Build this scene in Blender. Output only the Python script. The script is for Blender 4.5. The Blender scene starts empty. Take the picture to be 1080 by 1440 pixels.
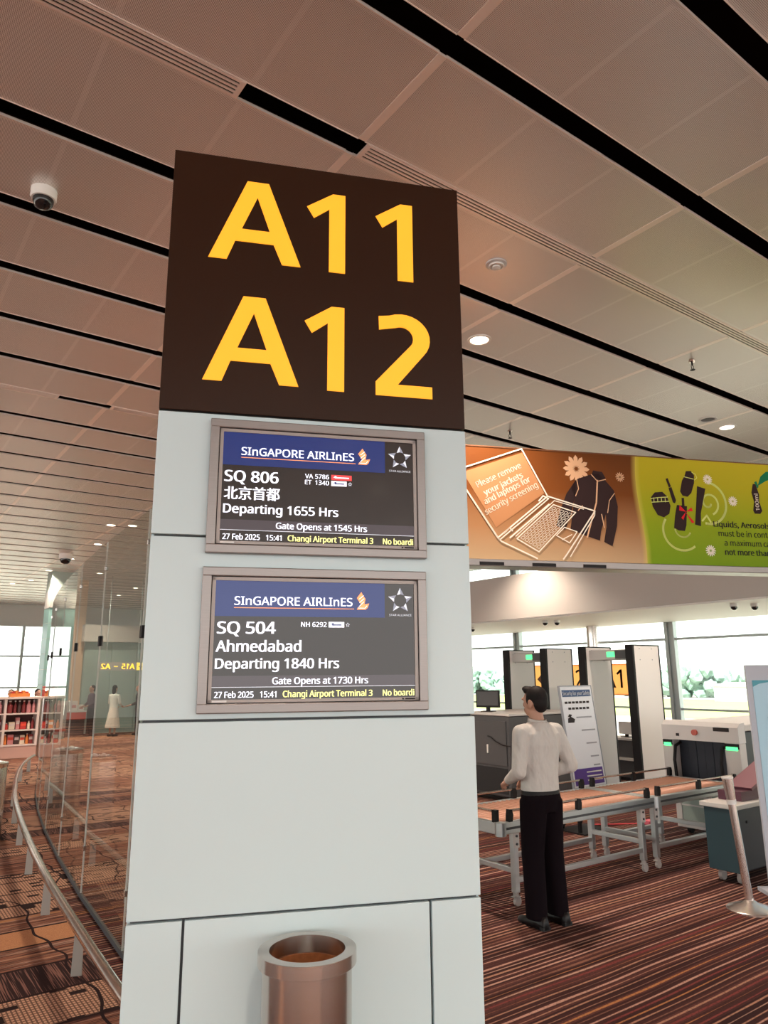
import bpy, bmesh, math, random
from mathutils import Vector, Matrix, Euler
random.seed(7)
R = math.radians
scene = bpy.context.scene
col = scene.collection

# ------------------------------------------------------------------ camera
# World axes: X runs along the ceiling slots (towards the window wall), Y along the cross joints, Z up.
FPX, CAM_H = 1020.0, 1.78
PITCH, ROLL, HD = R(12.7), R(0.45), R(54)
cam_data = bpy.data.cameras.new('camera')
cam_data.sensor_fit = 'VERTICAL'
cam_data.sensor_height = 36.0
cam_data.lens = 36.0 * FPX / 1440.0
cam_data.clip_end = 900
cam = bpy.data.objects.new('camera', cam_data)
col.objects.link(cam)
_h = Vector((math.cos(HD), math.sin(HD), 0)); _r0 = Vector((math.sin(HD), -math.cos(HD), 0)); _z = Vector((0, 0, 1))
_f = _h * math.cos(PITCH) + _z * math.sin(PITCH); _u0 = -_h * math.sin(PITCH) + _z * math.cos(PITCH)
_r = _r0 * math.cos(ROLL) - _u0 * math.sin(ROLL); _u = _u0 * math.cos(ROLL) + _r0 * math.sin(ROLL)
m = Matrix.Identity(4)
for i in range(3):
    m[i][0], m[i][1], m[i][2] = _r[i], _u[i], -_f[i]
m.translation = (0, 0, CAM_H)
cam.matrix_world = m
scene.camera = cam

# ------------------------------------------------------------------ sky, sun, exposure
world = bpy.data.worlds.new('world'); scene.world = world
world.use_nodes = True
bg = world.node_tree.nodes['Background']
bg.inputs['Color'].default_value = (1.0, 0.985, 0.95, 1)
bg.inputs['Strength'].default_value = 3.0
sun_d = bpy.data.lights.new('sun', 'SUN'); sun_d.energy = 15.0; sun_d.angle = R(3); sun_d.color = (1, .95, .85)
sun = bpy.data.objects.new('sun_offscreen', sun_d); col.objects.link(sun)
sun.rotation_euler = Vector((0.55, 0.25, -0.8)).to_track_quat('-Z', 'Y').to_euler()
scene.view_settings.view_transform = 'Standard'
scene.view_settings.look = 'None'
scene.view_settings.gamma = 1.0
scene.view_settings.use_curve_mapping = False
scene.view_settings.exposure = 0.12

# ------------------------------------------------------------------ materials
MATS = {}
def mat(name, c, rough=0.5, metal=0.0, emit=None, es=0.0, spec=None):
    if name in MATS: return MATS[name]
    mm = bpy.data.materials.new(name); mm.use_nodes = True
    b = mm.node_tree.nodes['Principled BSDF']
    b.inputs['Base Color'].default_value = (*c, 1)
    b.inputs['Roughness'].default_value = rough
    b.inputs['Metallic'].default_value = metal
    if spec is not None: b.inputs['Specular IOR Level'].default_value = spec
    if emit:
        b.inputs['Emission Color'].default_value = (*emit, 1); b.inputs['Emission Strength'].default_value = es
    MATS[name] = mm
    return mm

class NT:
    """small helper for node graphs"""
    def __init__(s, name):
        s.m = bpy.data.materials.new(name); s.m.use_nodes = True
        s.t = s.m.node_tree; s.b = s.t.nodes['Principled BSDF']; s.out = s.t.nodes['Material Output']
        MATS[name] = s.m
    def n(s, typ, **kw):
        x = s.t.nodes.new(typ)
        for k, v in kw.items(): setattr(x, k, v)
        return x
    def link(s, a, b): s.t.links.new(a, b)
    def put(s, sock, v):
        if hasattr(v, 'is_output') or isinstance(v, bpy.types.NodeSocket): s.link(v, sock)
        else: sock.default_value = v
    def math(s, op, a, b=0.0, c=0.0, clamp=False):
        x = s.n('ShaderNodeMath', operation=op, use_clamp=clamp)
        s.put(x.inputs[0], a); s.put(x.inputs[1], b)
        if len(x.inputs) > 2: s.put(x.inputs[2], c)
        return x.outputs[0]
    def mix(s, f, a, b):
        x = s.n('ShaderNodeMix', data_type='RGBA')
        s.put(x.inputs[0], f); s.put(x.inputs[6], a); s.put(x.inputs[7], b)
        return x.outputs[2]
    def comb(s, x, y, z=0.0):
        c = s.n('ShaderNodeCombineXYZ')
        s.put(c.inputs[0], x); s.put(c.inputs[1], y); s.put(c.inputs[2], z)
        return c.outputs[0]
    def noise(s, vec, scale=1.0, detail=2.0, dim='3D', rough=.5):
        x = s.n('ShaderNodeTexNoise', noise_dimensions=dim)
        s.link(vec, x.inputs['Vector']); x.inputs['Scale'].default_value = scale
        x.inputs['Detail'].default_value = detail; x.inputs['Roughness'].default_value = rough
        return x.outputs['Fac']
    def white(s, vec):
        x = s.n('ShaderNodeTexWhiteNoise', noise_dimensions='3D'); s.link(vec, x.inputs['Vector'])
        return x.outputs['Value']
    def ramp(s, fac, stops, interp='LINEAR'):
        x = s.n('ShaderNodeValToRGB'); x.color_ramp.interpolation = interp
        e = x.color_ramp.elements
        while len(e) < len(stops): e.new(0.5)
        for i, (p, c) in enumerate(stops): e[i].position = p; e[i].color = (*c, 1)
        s.link(fac, x.inputs[0]); return x.outputs[0]
    def xyz(s, kind='Position'):
        if kind == 'Position': src = s.n('ShaderNodeNewGeometry').outputs['Position']
        else: src = s.n('ShaderNodeTexCoord').outputs[kind]
        sp = s.n('ShaderNodeSeparateXYZ'); s.link(src, sp.inputs[0])
        return src, sp.outputs[0], sp.outputs[1], sp.outputs[2]

def brushed(name, c, rough=.28, scale=(3, 3, 220), metal=1.0, var=.25):
    t = NT(name); src, x, y, z = t.xyz('Object')
    mp = t.n('ShaderNodeMapping'); mp.inputs['Scale'].default_value = scale; t.link(src, mp.inputs[0])
    nz = t.noise(mp.outputs[0], 4, 3)
    t.link(t.mix(nz, (*[k * (1 - var) for k in c], 1), (*[min(1, k * (1 + var)) for k in c], 1)), t.b.inputs['Base Color'])
    t.link(t.math('MULTIPLY_ADD', nz, .15, rough - .07), t.b.inputs['Roughness'])
    t.b.inputs['Metallic'].default_value = metal
    return t.m

def mottled(name, c, rough=.5, scale=2.0, var=.06, metal=0.0, bump=0.0, bscale=80):
    t = NT(name); src, x, y, z = t.xyz('Object')
    nz = t.noise(src, scale, 4)
    t.link(t.mix(nz, (*[k * (1 - var) for k in c], 1), (*[min(1, k * (1 + var)) for k in c], 1)), t.b.inputs['Base Color'])
    t.b.inputs['Roughness'].default_value = rough; t.b.inputs['Metallic'].default_value = metal
    if bump:
        bp = t.n('ShaderNodeBump'); bp.inputs['Strength'].default_value = bump; bp.inputs['Distance'].default_value = .01
        t.link(t.noise(src, bscale, 3), bp.inputs['Height']); t.link(bp.outputs[0], t.b.inputs['Normal'])
    return t.m

def glass(name, tint, ior=1.5, extra=0.0, rough=0.0):
    t = NT(name); t.t.nodes.remove(t.b)
    tr = t.n('ShaderNodeBsdfTransparent'); tr.inputs[0].default_value = (*tint, 1)
    gl = t.n('ShaderNodeBsdfGlossy'); gl.inputs['Roughness'].default_value = rough
    fr = t.n('ShaderNodeFresnel'); fr.inputs[0].default_value = ior
    mx = t.n('ShaderNodeMixShader')
    geo = t.n('ShaderNodeNewGeometry')
    front = t.math('SUBTRACT', 1.0, geo.outputs['Backfacing'])
    t.link(t.math('MULTIPLY', t.math('ADD', fr.outputs[0], extra, clamp=True), front), mx.inputs[0])
    t.link(tr.outputs[0], mx.inputs[1]); t.link(gl.outputs[0], mx.inputs[2]); t.link(mx.outputs[0], t.out.inputs[0])
    return t.m

def carpet_material():
    t = NT('carpet'); src, x, y, z = t.xyz('Position')
    wob = t.math('MULTIPLY', t.math('SUBTRACT', t.noise(src, .6, 2), .5), .05)
    yy = t.math('ADD', y, wob)
    dark, red, tan, pink, och = (.020, .007, .007), (.17, .038, .032), (.36, .185, .125), (.44, .245, .19), (.38, .16, .065)
    # --- plain stripes along X (security area)
    ys = t.math('MULTIPLY', t.math('ADD', yy, t.math('MULTIPLY', t.math('SUBTRACT', t.noise(t.comb(t.math('MULTIPLY', x, .5), t.math('MULTIPLY', yy, 3.0)), 1.0, 1.0), .5), .05)), 23.0)
    idx, fr_ = t.math('FLOOR', ys), t.math('FRACT', ys)
    rid = t.white(t.comb(idx, 3.0)); wid = t.white(t.comb(idx, 9.0))
    drift = t.noise(t.comb(t.math('MULTIPLY', x, .9), t.math('MULTIPLY', idx, 5.3)), 1.0, 2.0)
    wdt = t.math('ADD', t.math('MULTIPLY_ADD', wid, .45, .16), t.math('MULTIPLY', t.math('SUBTRACT', drift, .5), .9))
    on = t.math('MULTIPLY', t.math('SUBTRACT', wdt, t.math('MULTIPLY', t.math('ABSOLUTE', t.math('SUBTRACT', fr_, .5)), 2.0)), 4.0, clamp=True)
    lc = t.ramp(rid, [(0, pink), (.30, tan), (.50, (.42, .25, .19)), (.66, red), (.76, och), (.90, (.20, .09, .06))], 'CONSTANT')
    gd = t.mix(t.white(t.comb(idx, 5.0)), (.028, .009, .009, 1), (.085, .028, .024, 1))
    stripes = t.mix(on, gd, lc)
    fleck = t.white(t.comb(t.math('FLOOR', t.math('MULTIPLY', x, 90)), t.math('FLOOR', t.math('MULTIPLY', yy, 160))))
    stripes = t.mix(t.math('MULTIPLY', t.math('GREATER_THAN', fleck, .82), .35), stripes, (*dark, 1))
    # --- banded pattern (corridor)
    band = t.math('MULTIPLY', yy, 2.6)
    vor = t.n('ShaderNodeTexVoronoi', voronoi_dimensions='1D', feature='F1'); t.put(vor.inputs['W'], band)
    vor.inputs['Scale'].default_value = 1.0
    sep = t.n('ShaderNodeSeparateColor'); t.link(vor.outputs['Color'], sep.inputs[0])
    typ = sep.outputs[0]
    fine = t.noise(t.comb(t.math('MULTIPLY', x, .5), t.math('MULTIPLY', yy, 20)), 1.0, 3.0, rough=.8)
    fineC = t.ramp(fine, [(0, dark), (.42, (.05, .016, .014)), (.48, (.33, .13, .08)), (.54, dark), (.58, pink), (.66, (.36, .15, .06))])
    gx = t.math('LESS_THAN', t.math('FRACT', t.math('MULTIPLY', x, 44)), .38)
    gy = t.math('LESS_THAN', t.math('FRACT', t.math('MULTIPLY', yy, 32)), .34)
    grid = t.math('MAXIMUM', gx, gy)
    blk = t.white(t.comb(t.math('FLOOR', t.math('MULTIPLY', x, 11)), t.math('FLOOR', t.math('MULTIPLY', yy, 20))))
    grid = t.math('MAXIMUM', t.math('MULTIPLY', grid, .75), t.math('GREATER_THAN', blk, .86))
    gridC = t.mix(grid, (.56, .30, .205, 1), (*dark, 1))
    hx = t.noise(t.comb(t.math('MULTIPLY', x, 120), t.math('MULTIPLY', yy, 2)), 1.0, 1.0)
    hatchC = t.ramp(hx, [(0, dark), (.52, (.03, .012, .012)), (.60, (.22, .10, .08))])
    solid = t.mix(t.white(t.comb(t.math('FLOOR', t.math('MULTIPLY', x, 200)), t.math('FLOOR', t.math('MULTIPLY', yy, 200)))), (.52, .24, .12, 1), (.38, .16, .08, 1))
    c = t.mix(t.math('GREATER_THAN', typ, .30), gridC, fineC)
    c = t.mix(t.math('GREATER_THAN', typ, .62), c, hatchC)
    c = t.mix(t.math('GREATER_THAN', typ, .80), c, gridC)
    c = t.mix(t.math('GREATER_THAN', typ, .92), c, solid)
    # thin dark line where two bands meet + wandering dark cords across the bands
    vd = t.n('ShaderNodeTexVoronoi', voronoi_dimensions='1D', feature='DISTANCE_TO_EDGE'); t.put(vd.inputs['W'], band); vd.inputs['Scale'].default_value = 1.0
    c = t.mix(t.math('LESS_THAN', vd.outputs['Distance'], .035), c, (*dark, 1))
    cw = t.math('MULTIPLY', t.math('SUBTRACT', t.noise(t.comb(t.math('MULTIPLY', x, .3), t.math('MULTIPLY', y, .8)), 1.0, 2.0), .5), .9)
    lx = t.math('ABSOLUTE', t.math('SUBTRACT', t.math('FRACT', t.math('MULTIPLY', t.math('ADD', x, cw), 1.9)), .5))
    c = t.mix(t.math('LESS_THAN', lx, .018), c, (.018, .006, .007, 1))
    # corridor pattern lies on the corridor side of the glass line
    edge = t.math('ADD', 1.55, t.math('MULTIPLY', t.math('POWER', t.math('MAXIMUM', t.math('SUBTRACT', y, 5), 0.0), 1.5), .025))
    side = t.math('GREATER_THAN', x, t.math('ADD', edge, t.math('MULTIPLY', 6.0, t.math('GREATER_THAN', y, 7.2))))
    final = t.mix(side, c, stripes)
    t.link(final, t.b.inputs['Base Color'])
    t.b.inputs['Roughness'].default_value = .95
    t.b.inputs['Specular IOR Level'].default_value = .15
    bp = t.n('ShaderNodeBump'); bp.inputs['Strength'].default_value = .35; bp.inputs['Distance'].default_value = .006
    t.link(t.noise(src, 260, 2), bp.inputs['Height']); t.link(bp.outputs[0], t.b.inputs['Normal'])
    return t.m

def perforated_material():
    t = NT('perforated_metal'); src, x, y, z = t.xyz('Position')
    P = 2 * math.pi / .0155
    d = t.math('MULTIPLY', t.math('SINE', t.math('MULTIPLY', x, P)), t.math('SINE', t.math('MULTIPLY', y, P)))
    hole = t.math('MULTIPLY', t.math('SUBTRACT', t.math('ABSOLUTE', d), .30), 4.0, clamp=True)
    # the stiffening frames behind the sheet close the holes along each edge and at each third
    fx = t.math('ABSOLUTE', t.math('SUBTRACT', t.math('FRACT', t.math('DIVIDE', t.math('SUBTRACT', x, 2.17), .74)), .5))
    fy = t.math('ABSOLUTE', t.math('SUBTRACT', t.math('FRACT', t.math('DIVIDE', t.math('SUBTRACT', y, 1.44), .91)), .5))
    frame = t.math('MAXIMUM', t.math('GREATER_THAN', fx, .478), t.math('GREATER_THAN', fy, .395))
    depth = t.math('SUBTRACT', 1.0, t.math('MULTIPLY', frame, .30))
    hole = t.math('MULTIPLY', hole, depth)
    c = t.mix(hole, (.93, .90, .87, 1), (.36, .305, .28, 1))
    t.link(c, t.b.inputs['Base Color'])
    t.b.inputs['Metallic'].default_value = .55
    t.b.inputs['Roughness'].default_value = .36
    return t.m

carpet_material(); perforated_material()
brushed('steel', (.68, .63, .59), .17, (60, 60, 1), 1.0, .07)
def spun_steel(name, c, rough):
    t = NT(name); t.b.inputs['Base Color'].default_value = (*c, 1); t.b.inputs['Metallic'].default_value = 1.0; t.b.inputs['Roughness'].default_value = rough
    src, x, y, z = t.xyz('Object'); t.link(t.math('MULTIPLY_ADD', t.noise(t.comb(0.0, 0.0, z), 60, 3), .10, rough - .05), t.b.inputs['Roughness'])
    t.b.inputs['Anisotropic'].default_value = .72; t.b.inputs['Anisotropic Rotation'].default_value = .25
    tg = t.n('ShaderNodeTangent', direction_type='RADIAL', axis='Z'); t.link(tg.outputs[0], t.b.inputs['Tangent'])
    return t.m
spun_steel('bin_steel', (.56, .50, .46), .24)
brushed('steel_rail', (.75, .70, .66), .16, (4, 4, 4))
mottled('pylon_panel', (.575, .70, .73), .36, 1.2, .025)
t_ = mottled('sign_brown', (.028, .010, .004), .28, 1.0, .05); t_.node_tree.nodes['Principled BSDF'].inputs['Specular IOR Level'].default_value = .25
mat('void_black', (.010, .003, .002), .95, spec=.1)
mat('edge_metal', (.92, .83, .77), .4, .5)
mat('inner_bezel_grey', (.34, .30, .28), .4, .2)
mat('stanchion_steel', (.85, .80, .76), .27, 1.0)
mat('joint_dark', (.05, .055, .06), .6)
mat('sign_yellow', (.95, .42, .03), .4, 0, (1.0, .43, .018), .60)
brushed('bezel', (.27, .245, .235), .36, (3, 3, 60), .75, .12)
mat('display_black', (.010, .006, .005), .10, 0, (.10, .045, .03), .08, .5)
mat('lit_white', (.8, .8, .85), .4, 0, (.86, .88, 1.0), .85)
mat('lit_yellow', (.8, .8, .4), .4, 0, (1.0, .95, .33), .85)
mat('lit_blue', (.005, .015, .09), .15, 0, (.002, .018, .14), .70, .5)
mat('lit_band', (.03, .025, .03), .12, 0, (.12, .085, .10), .35)
mat('lit_orange', (.8, .3, .1), .4, 0, (1.0, .32, .12), .85)
mat('lit_red', (.7, .05, .05), .4, 0, (.85, .05, .05), .8)
mat('lit_silver_a', (.6, .6, .65), .4, 0, (.62, .66, .75), .8)
mat('lit_silver_b', (.2, .2, .25), .4, 0, (.22, .24, .30), .8)
mat('lit_green', (.1, .8, .3), .4, 0, (.10, 1.0, .30), 1.3)
mat('wayfinding_yellow', (.9, .7, .1), .4, 0, (1.0, .72, .08), 1.1)
mat('lamp_glow', (1, .9, .75), .4, 0, (1.0, .86, .66), 7.0)
mat('white_paint', (.78, .76, .72), .5)
mottled('soffit_white', (.93, .91, .86), .6, .6, .03)
mottled('fascia_grey', (.60, .56, .52), .6, .5, .03)
mat('black_plastic', (.012, .010, .011), .5, spec=.2)
mat('black_matt', (.012, .012, .014), .75)
mat('navy_curtain', (.016, .020, .034), .6)
mat('dark_dome', (.01, .01, .012), .08)
mottled('charcoal_panel', (.065, .062, .066), .45, 1.5, .1)
mottled('gate_white', (.74, .70, .68), .4, .8, .03)
mottled('alloy', (.56, .60, .61), .35, 6, .08, .85)
mat('mullion_grey', (.42, .47, .47), .45, .3)
mottled('roller_orange', (.44, .225, .155), .4, 8, .10, .2)
mottled('teal_panel', (.018, .048, .062), .55, 1, .08)
mat('cabinet_dark', (.030, .036, .045), .5)
mat('cabinet_top', (.62, .60, .58), .4, .2)
mat('machine_grey', (.60, .57, .55), .45, .1)
mat('machine_light', (.70, .68, .67), .45)
mat('maroon', (.085, .022, .040), .35)
mat('maroon_light', (.20, .075, .10), .4)
def film(name, c):
    t = NT(name); t.b.inputs['Base Color'].default_value = (*c, 1)
    tl = t.n('ShaderNodeBsdfTranslucent'); tl.inputs[0].default_value = (*c, 1); mx = t.n('ShaderNodeMixShader'); mx.inputs[0].default_value = .5
    t.link(t.b.outputs[0], mx.inputs[1]); t.link(tl.outputs[0], mx.inputs[2]); t.link(mx.outputs[0], t.out.inputs[0])
film('orange_film', (.95, .42, .12))
mat('brown_ink', (.16, .06, .02), .6)
mat('poster_white', (.72, .76, .82), .5)
mat('poster_navy', (.03, .07, .18), .5)
mat('poster_purple', (.09, .04, .26), .5)
mat('ink_dark', (.04, .035, .035), .6, spec=.1)
mat('ink_grey', (.30, .32, .36), .6)
mat('standee_blue', (.42, .66, .80), .45)
mat('standee_teal', (.06, .33, .42), .45)
mat('standee_grey', (.46, .49, .56), .45)
mat('standee_yellow', (.85, .55, .13), .5)
mat('cream_line', (.92, .84, .72), .5, spec=.1)
mat('banner_ink', (.035, .018, .018), .5, spec=.1)
mat('banner_pale', (.74, .45, .27), .5, spec=.1)
mat('banner_screen', (.47, .22, .10), .5, spec=.1)
mat('banner_green_dark', (.01, .19, .08), .5, spec=.1)
mat('banner_swirl', (.72, .78, .24), .5, spec=.1)
mat('banner_red', (.75, .02, .03), .5, spec=.1)
mat('castor_clear', (.42, .38, .36), .3); mat('rail_post_grey', (.34, .31, .28), .45, .2)
glass('partition_glass', (.90, .94, .92), 1.40, .02)
glass('window_glass', (.93, .97, .955), 1.45)
mat('red_box', (.50, .07, .05), .5)
mat('red_bright', (.75, .07, .03), .4)
mat('shelf_paint', (.66, .55, .50), .5)
mat('shelf_back', (.10, .035, .03), .7)
mat('shelf_base', (.56, .33, .27), .6)
mat('teal_glass', (.28, .50, .47), .25)
mat('far_wall_grey', (.50, .50, .47), .6)
mat('far_wall_peach', (.75, .52, .36), .6)
mat('far_panel_green', (.35, .44, .40), .4)
# banner print: brown to tan on one side, yellow to green on the other (flat print, divided by a wavy edge)
def banner_material():
    t = NT('banner_print'); src, x, y, z = t.xyz('Object')
    g = t.math('DIVIDE', z, 1.15)
    brown = t.ramp(g, [(0, (.56, .38, .22)), (.28, (.40, .20, .09)), (.62, (.19, .055, .009)), (1, (.15, .043, .007))])
    green = t.ramp(g, [(0, (.19, .33, .011)), (.35, (.28, .38, .011)), (.75, (.48, .43, .014)), (1, (.55, .46, .018))])
    w = t.math('ADD', 2.655, t.math('MULTIPLY', t.math('SINE', t.math('MULTIPLY', t.math('ADD', z, .25), 4.2)), .03))
    c = t.mix(t.math('GREATER_THAN', x, w), brown, green)
    d = t.math('MULTIPLY', t.math('SUBTRACT', 1.0, t.math('MULTIPLY', t.math('ABSOLUTE', t.math('SUBTRACT', x, w)), 18.0), clamp=True), .5)
    c = t.mix(d, c, (.75, .6, .12, 1))
    t.link(c, t.b.inputs['Base Color']); t.b.inputs['Roughness'].default_value = .6; t.b.inputs['Specular IOR Level'].default_value = .15
banner_material()
M = MATS

# ------------------------------------------------------------------ mesh helpers
class MB:
    def __init__(s): s.v = []; s.f = []; s.mi = []; s.cur = 0
    def _add(s, vs, fs):
        o = len(s.v); s.v += [tuple(p) for p in vs]
        for f in fs: s.f.append(tuple(i + o for i in f)); s.mi.append(s.cur)
        return s
    def box(s, x0, x1, y0, y1, z0, z1, rz=0.0, piv=None, mx=None):
        vs = [Vector((x, y, z)) for z in (z0, z1) for y in (y0, y1) for x in (x0, x1)]
        if rz:
            p = Vector(piv or ((x0 + x1) / 2, (y0 + y1) / 2, 0)); rm = Matrix.Rotation(rz, 3, 'Z')
            vs = [rm @ (q - p) + p for q in vs]
        if mx: vs = [mx @ q for q in vs]
        return s._add(vs, [(0, 2, 3, 1), (4, 5, 7, 6), (0, 1, 5, 4), (2, 6, 7, 3), (0, 4, 6, 2), (1, 3, 7, 5)])
    def bbox(s, x0, x1, y0, y1, z0, z1, b=.01, mx=None):
        """box with chamfered vertical and horizontal edges"""
        bm = bmesh.new(); bmesh.ops.create_cube(bm, size=1)
        for q in bm.verts: q.co = Vector((x0 + (q.co.x + .5) * (x1 - x0), y0 + (q.co.y + .5) * (y1 - y0), z0 + (q.co.z + .5) * (z1 - z0)))
        bmesh.ops.bevel(bm, geom=list(bm.edges), offset=b, segments=2, profile=.5, affect='EDGES')
        vs = [(mx @ q.co) if mx else q.co.copy() for q in bm.verts]; bm.verts.index_update()
        fs = [[q.index for q in f.verts] for f in bm.faces]; bm.free()
        return s._add(vs, fs)
    def rings(s, rings, close=True, cap=True):
        n = len(rings[0]); vs = [p for r in rings for p in r]; fs = []
        for i in range(len(rings) - 1):
            for j in range(n if close else n - 1):
                k = (j + 1) % n
                fs.append((i * n + j, i * n + k, (i + 1) * n + k, (i + 1) * n + j))
        if cap:
            fs.append(tuple(range(n - 1, -1, -1))); b = (len(rings) - 1) * n; fs.append(tuple(range(b, b + n)))
        return s._add(vs, fs)
    def lathe(s, prof, seg=24, o=(0, 0, 0), cap=True):
        return s.rings([[(o[0] + r * math.cos(2 * math.pi * j / seg), o[1] + r * math.sin(2 * math.pi * j / seg), o[2] + z) for j in range(seg)] for r, z in prof], True, cap)
    def tube(s, pts, rad, seg=10, cap=True, flat=1.0):
        pts = [Vector(p) for p in pts]; rs = rad if isinstance(rad, (list, tuple)) else [rad] * len(pts)
        out = []; prev = None
        for i, p in enumerate(pts):
            d = (pts[min(i + 1, len(pts) - 1)] - pts[max(i - 1, 0)]).normalized()
            if prev is None:
                a = Vector((0, 0, 1)) if abs(d.z) < .9 else Vector((1, 0, 0))
                n1 = d.cross(a).normalized()
            else: n1 = (prev - d * prev.dot(d)).normalized()
            prev = n1; n2 = d.cross(n1)
            out.append([p + n1 * rs[i] * math.cos(2 * math.pi * j / seg) + n2 * rs[i] * flat * math.sin(2 * math.pi * j / seg) for j in range(seg)])
        return s.rings(out, True, cap)
    def cyl(s, a, b, r, seg=12, r2=None): return s.tube([a, b], [r, r if r2 is None else r2], seg)
    def ell(s, c, r, seg=14, rg=9, mx=None):
        rr = []
        for i in range(rg + 1):
            t = -math.pi / 2 + math.pi * i / rg; k = max(math.cos(t), .02)
            rr.append([Vector((c[0] + r[0] * k * math.cos(2 * math.pi * j / seg), c[1] + r[1] * k * math.sin(2 * math.pi * j / seg), c[2] + r[2] * math.sin(t))) for j in range(seg)])
        if mx: rr = [[mx @ p for p in q] for q in rr]
        return s.rings(rr)
    def cap2(s, a, b, ra, rb, seg=12):
        """tapered capsule"""
        a, b = Vector(a), Vector(b); d = (b - a).normalized()
        pts, rs = [], []
        for i in range(4): t = i / 4 * math.pi / 2; pts.append(a - d * ra * math.cos(t)); rs.append(max(ra * math.sin(t), ra * .05))
        pts.append(a); rs.append(ra); pts.append(b); rs.append(rb)
        for i in range(1, 5): t = i / 4 * math.pi / 2; pts.append(b + d * rb * math.sin(t)); rs.append(max(rb * math.cos(t), rb * .05))
        return s.tube(pts, rs, seg)
    def prism(s, poly, y0, y1):
        """polygon (x, z) given in order, extruded from y0 (back) to y1 (front, towards -Y)"""
        n = len(poly)
        vs = [(x, y0, z) for x, z in poly] + [(x, y1, z) for x, z in poly]
        fs = [tuple(range(n)), tuple(range(2 * n - 1, n - 1, -1))] + [(i, i + n, (i + 1) % n + n, (i + 1) % n) for i in range(n)]
        return s._add(vs, fs)
    def quad(s, pts): return s._add(pts, [tuple(range(len(pts)))])
    def mesh(s, name, mats):
        me = bpy.data.meshes.new(name); me.from_pydata(s.v, [], s.f)
        ms = mats if isinstance(mats, (list, tuple)) else [mats]
        for k in ms: me.materials.append(M[k] if isinstance(k, str) else k)
        if len(ms) > 1: me.polygons.foreach_set('material_index', s.mi)
        bm = bmesh.new(); bm.from_mesh(me); bmesh.ops.recalc_face_normals(bm, faces=bm.faces); bm.to_mesh(me); bm.free()
        me.update(); return me

def link(name, me, parent=None, loc=(0, 0, 0), rot=(0, 0, 0)):
    o = bpy.data.objects.new(name, me); col.objects.link(o); o.parent = parent
    o.location = loc; o.rotation_euler = rot; return o
def put(name, mb, mats, parent=None, smooth=False, loc=(0, 0, 0), rot=(0, 0, 0)):
    me = mb.mesh(name, mats)
    if smooth:
        me.polygons.foreach_set('use_smooth', [True] * len(me.polygons))
        if smooth != 'all': me.set_sharp_from_angle(angle=R(38))
    return link(name, me, parent, loc, rot)
def thing(name, label, cat, loc=(0, 0, 0), rz=0.0, group=None, rot=None):
    o = bpy.data.objects.new(name, None); col.objects.link(o); o.empty_display_size = .1
    o.location = loc; o.rotation_euler = rot or (0, 0, rz); tag(o, label, cat, group); return o
def tag(o, label, cat, group=None):
    o['label'] = label; o['category'] = cat
    if group: o['group'] = group
    return o
def struct(o, label=None):
    o['kind'] = 'structure'
    if label: o['label'] = label
    return o
def copy_tree(o, parent=None):
    c = o.copy(); col.objects.link(c); c.parent = parent
    for ch in list(o.children): copy_tree(ch, c)
    return c

import os
FONTS = {}
def font(key):
    """a sans face shipped with Blender; falls back to the built-in face"""
    if key not in FONTS:
        vf = None
        fn = {'noto': 'NotoSansMath-Regular.woff2', 'inter': 'Inter.woff2'}.get(key)
        if fn:
            try: vf = bpy.data.fonts.load(os.path.join(bpy.utils.system_resource('DATAFILES', path='fonts'), fn))
            except Exception: vf = None
        FONTS[key] = [vf, None]
        ys = [v.co.y for v in raw_text('H', key, 0).vertices]; FONTS[key][1] = max(ys)
    return FONTS[key]
def raw_text(body, key, bold):
    cu = bpy.data.curves.new('lettering', 'FONT'); cu.body = body; cu.size = 1.0; cu.resolution_u = 3
    cu.offset = bold; cu.fill_mode = 'FRONT'
    if FONTS[key][0]: cu.font = FONTS[key][0]
    ob = bpy.data.objects.new('lettering', cu); me = bpy.data.meshes.new_from_object(ob)
    bpy.data.objects.remove(ob); bpy.data.curves.remove(cu)
    return me
def text(name, body, x, z, size, material, parent, width=None, align='L', bold=.0, y=-.002, rot=0.0, mirror=False, face='noto'):
    """flat lettering on a face: local X right, Z up, -Y towards the viewer; size = capital height; x, z = baseline anchor"""
    if any(ord(ch) > 0x2fff for ch in body): face = 'builtin'
    cap = font(face)[1]; me = raw_text(body, face, 0)
    xs = [v.co.x for v in me.vertices]; x0, x1 = min(xs), max(xs)
    sy = size / cap; sx = sy if width is None else width / (x1 - x0 + bold * cap)
    w = (x1 - x0) * sx; off = {'L': 0, 'C': -w / 2, 'R': -w}[align]
    cr, sr = math.cos(rot), math.sin(rot)
    if bold:                      # heavier strokes: copies of the outline set side by side
        bm = bmesh.new(); bm.from_mesh(me); dx = bold * cap
        src = list(bm.verts) + list(bm.edges) + list(bm.faces)
        for k in ((1, 0), (.5, 0)):
            d = bmesh.ops.duplicate(bm, geom=src)
            bmesh.ops.translate(bm, vec=(dx * k[0], dx * k[1], 0), verts=[g for g in d['geom'] if isinstance(g, bmesh.types.BMVert)])
        bm.to_mesh(me); bm.free()
    for v in me.vertices:
        a = (v.co.x - x0) * sx + off; b = v.co.y * sy
        if mirror: a = -a
        v.co = (x + a * cr - b * sr, y, z + a * sr + b * cr)
    me.materials.clear(); me.materials.append(M[material]); me.name = name
    return link(name, me, parent)

def flat(name, polys, material, parent, y=-.002, th=.001):
    mb = MB()
    for p in polys: mb.prism(p, y + th, y)
    return put(name, mb, material, parent)

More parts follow.
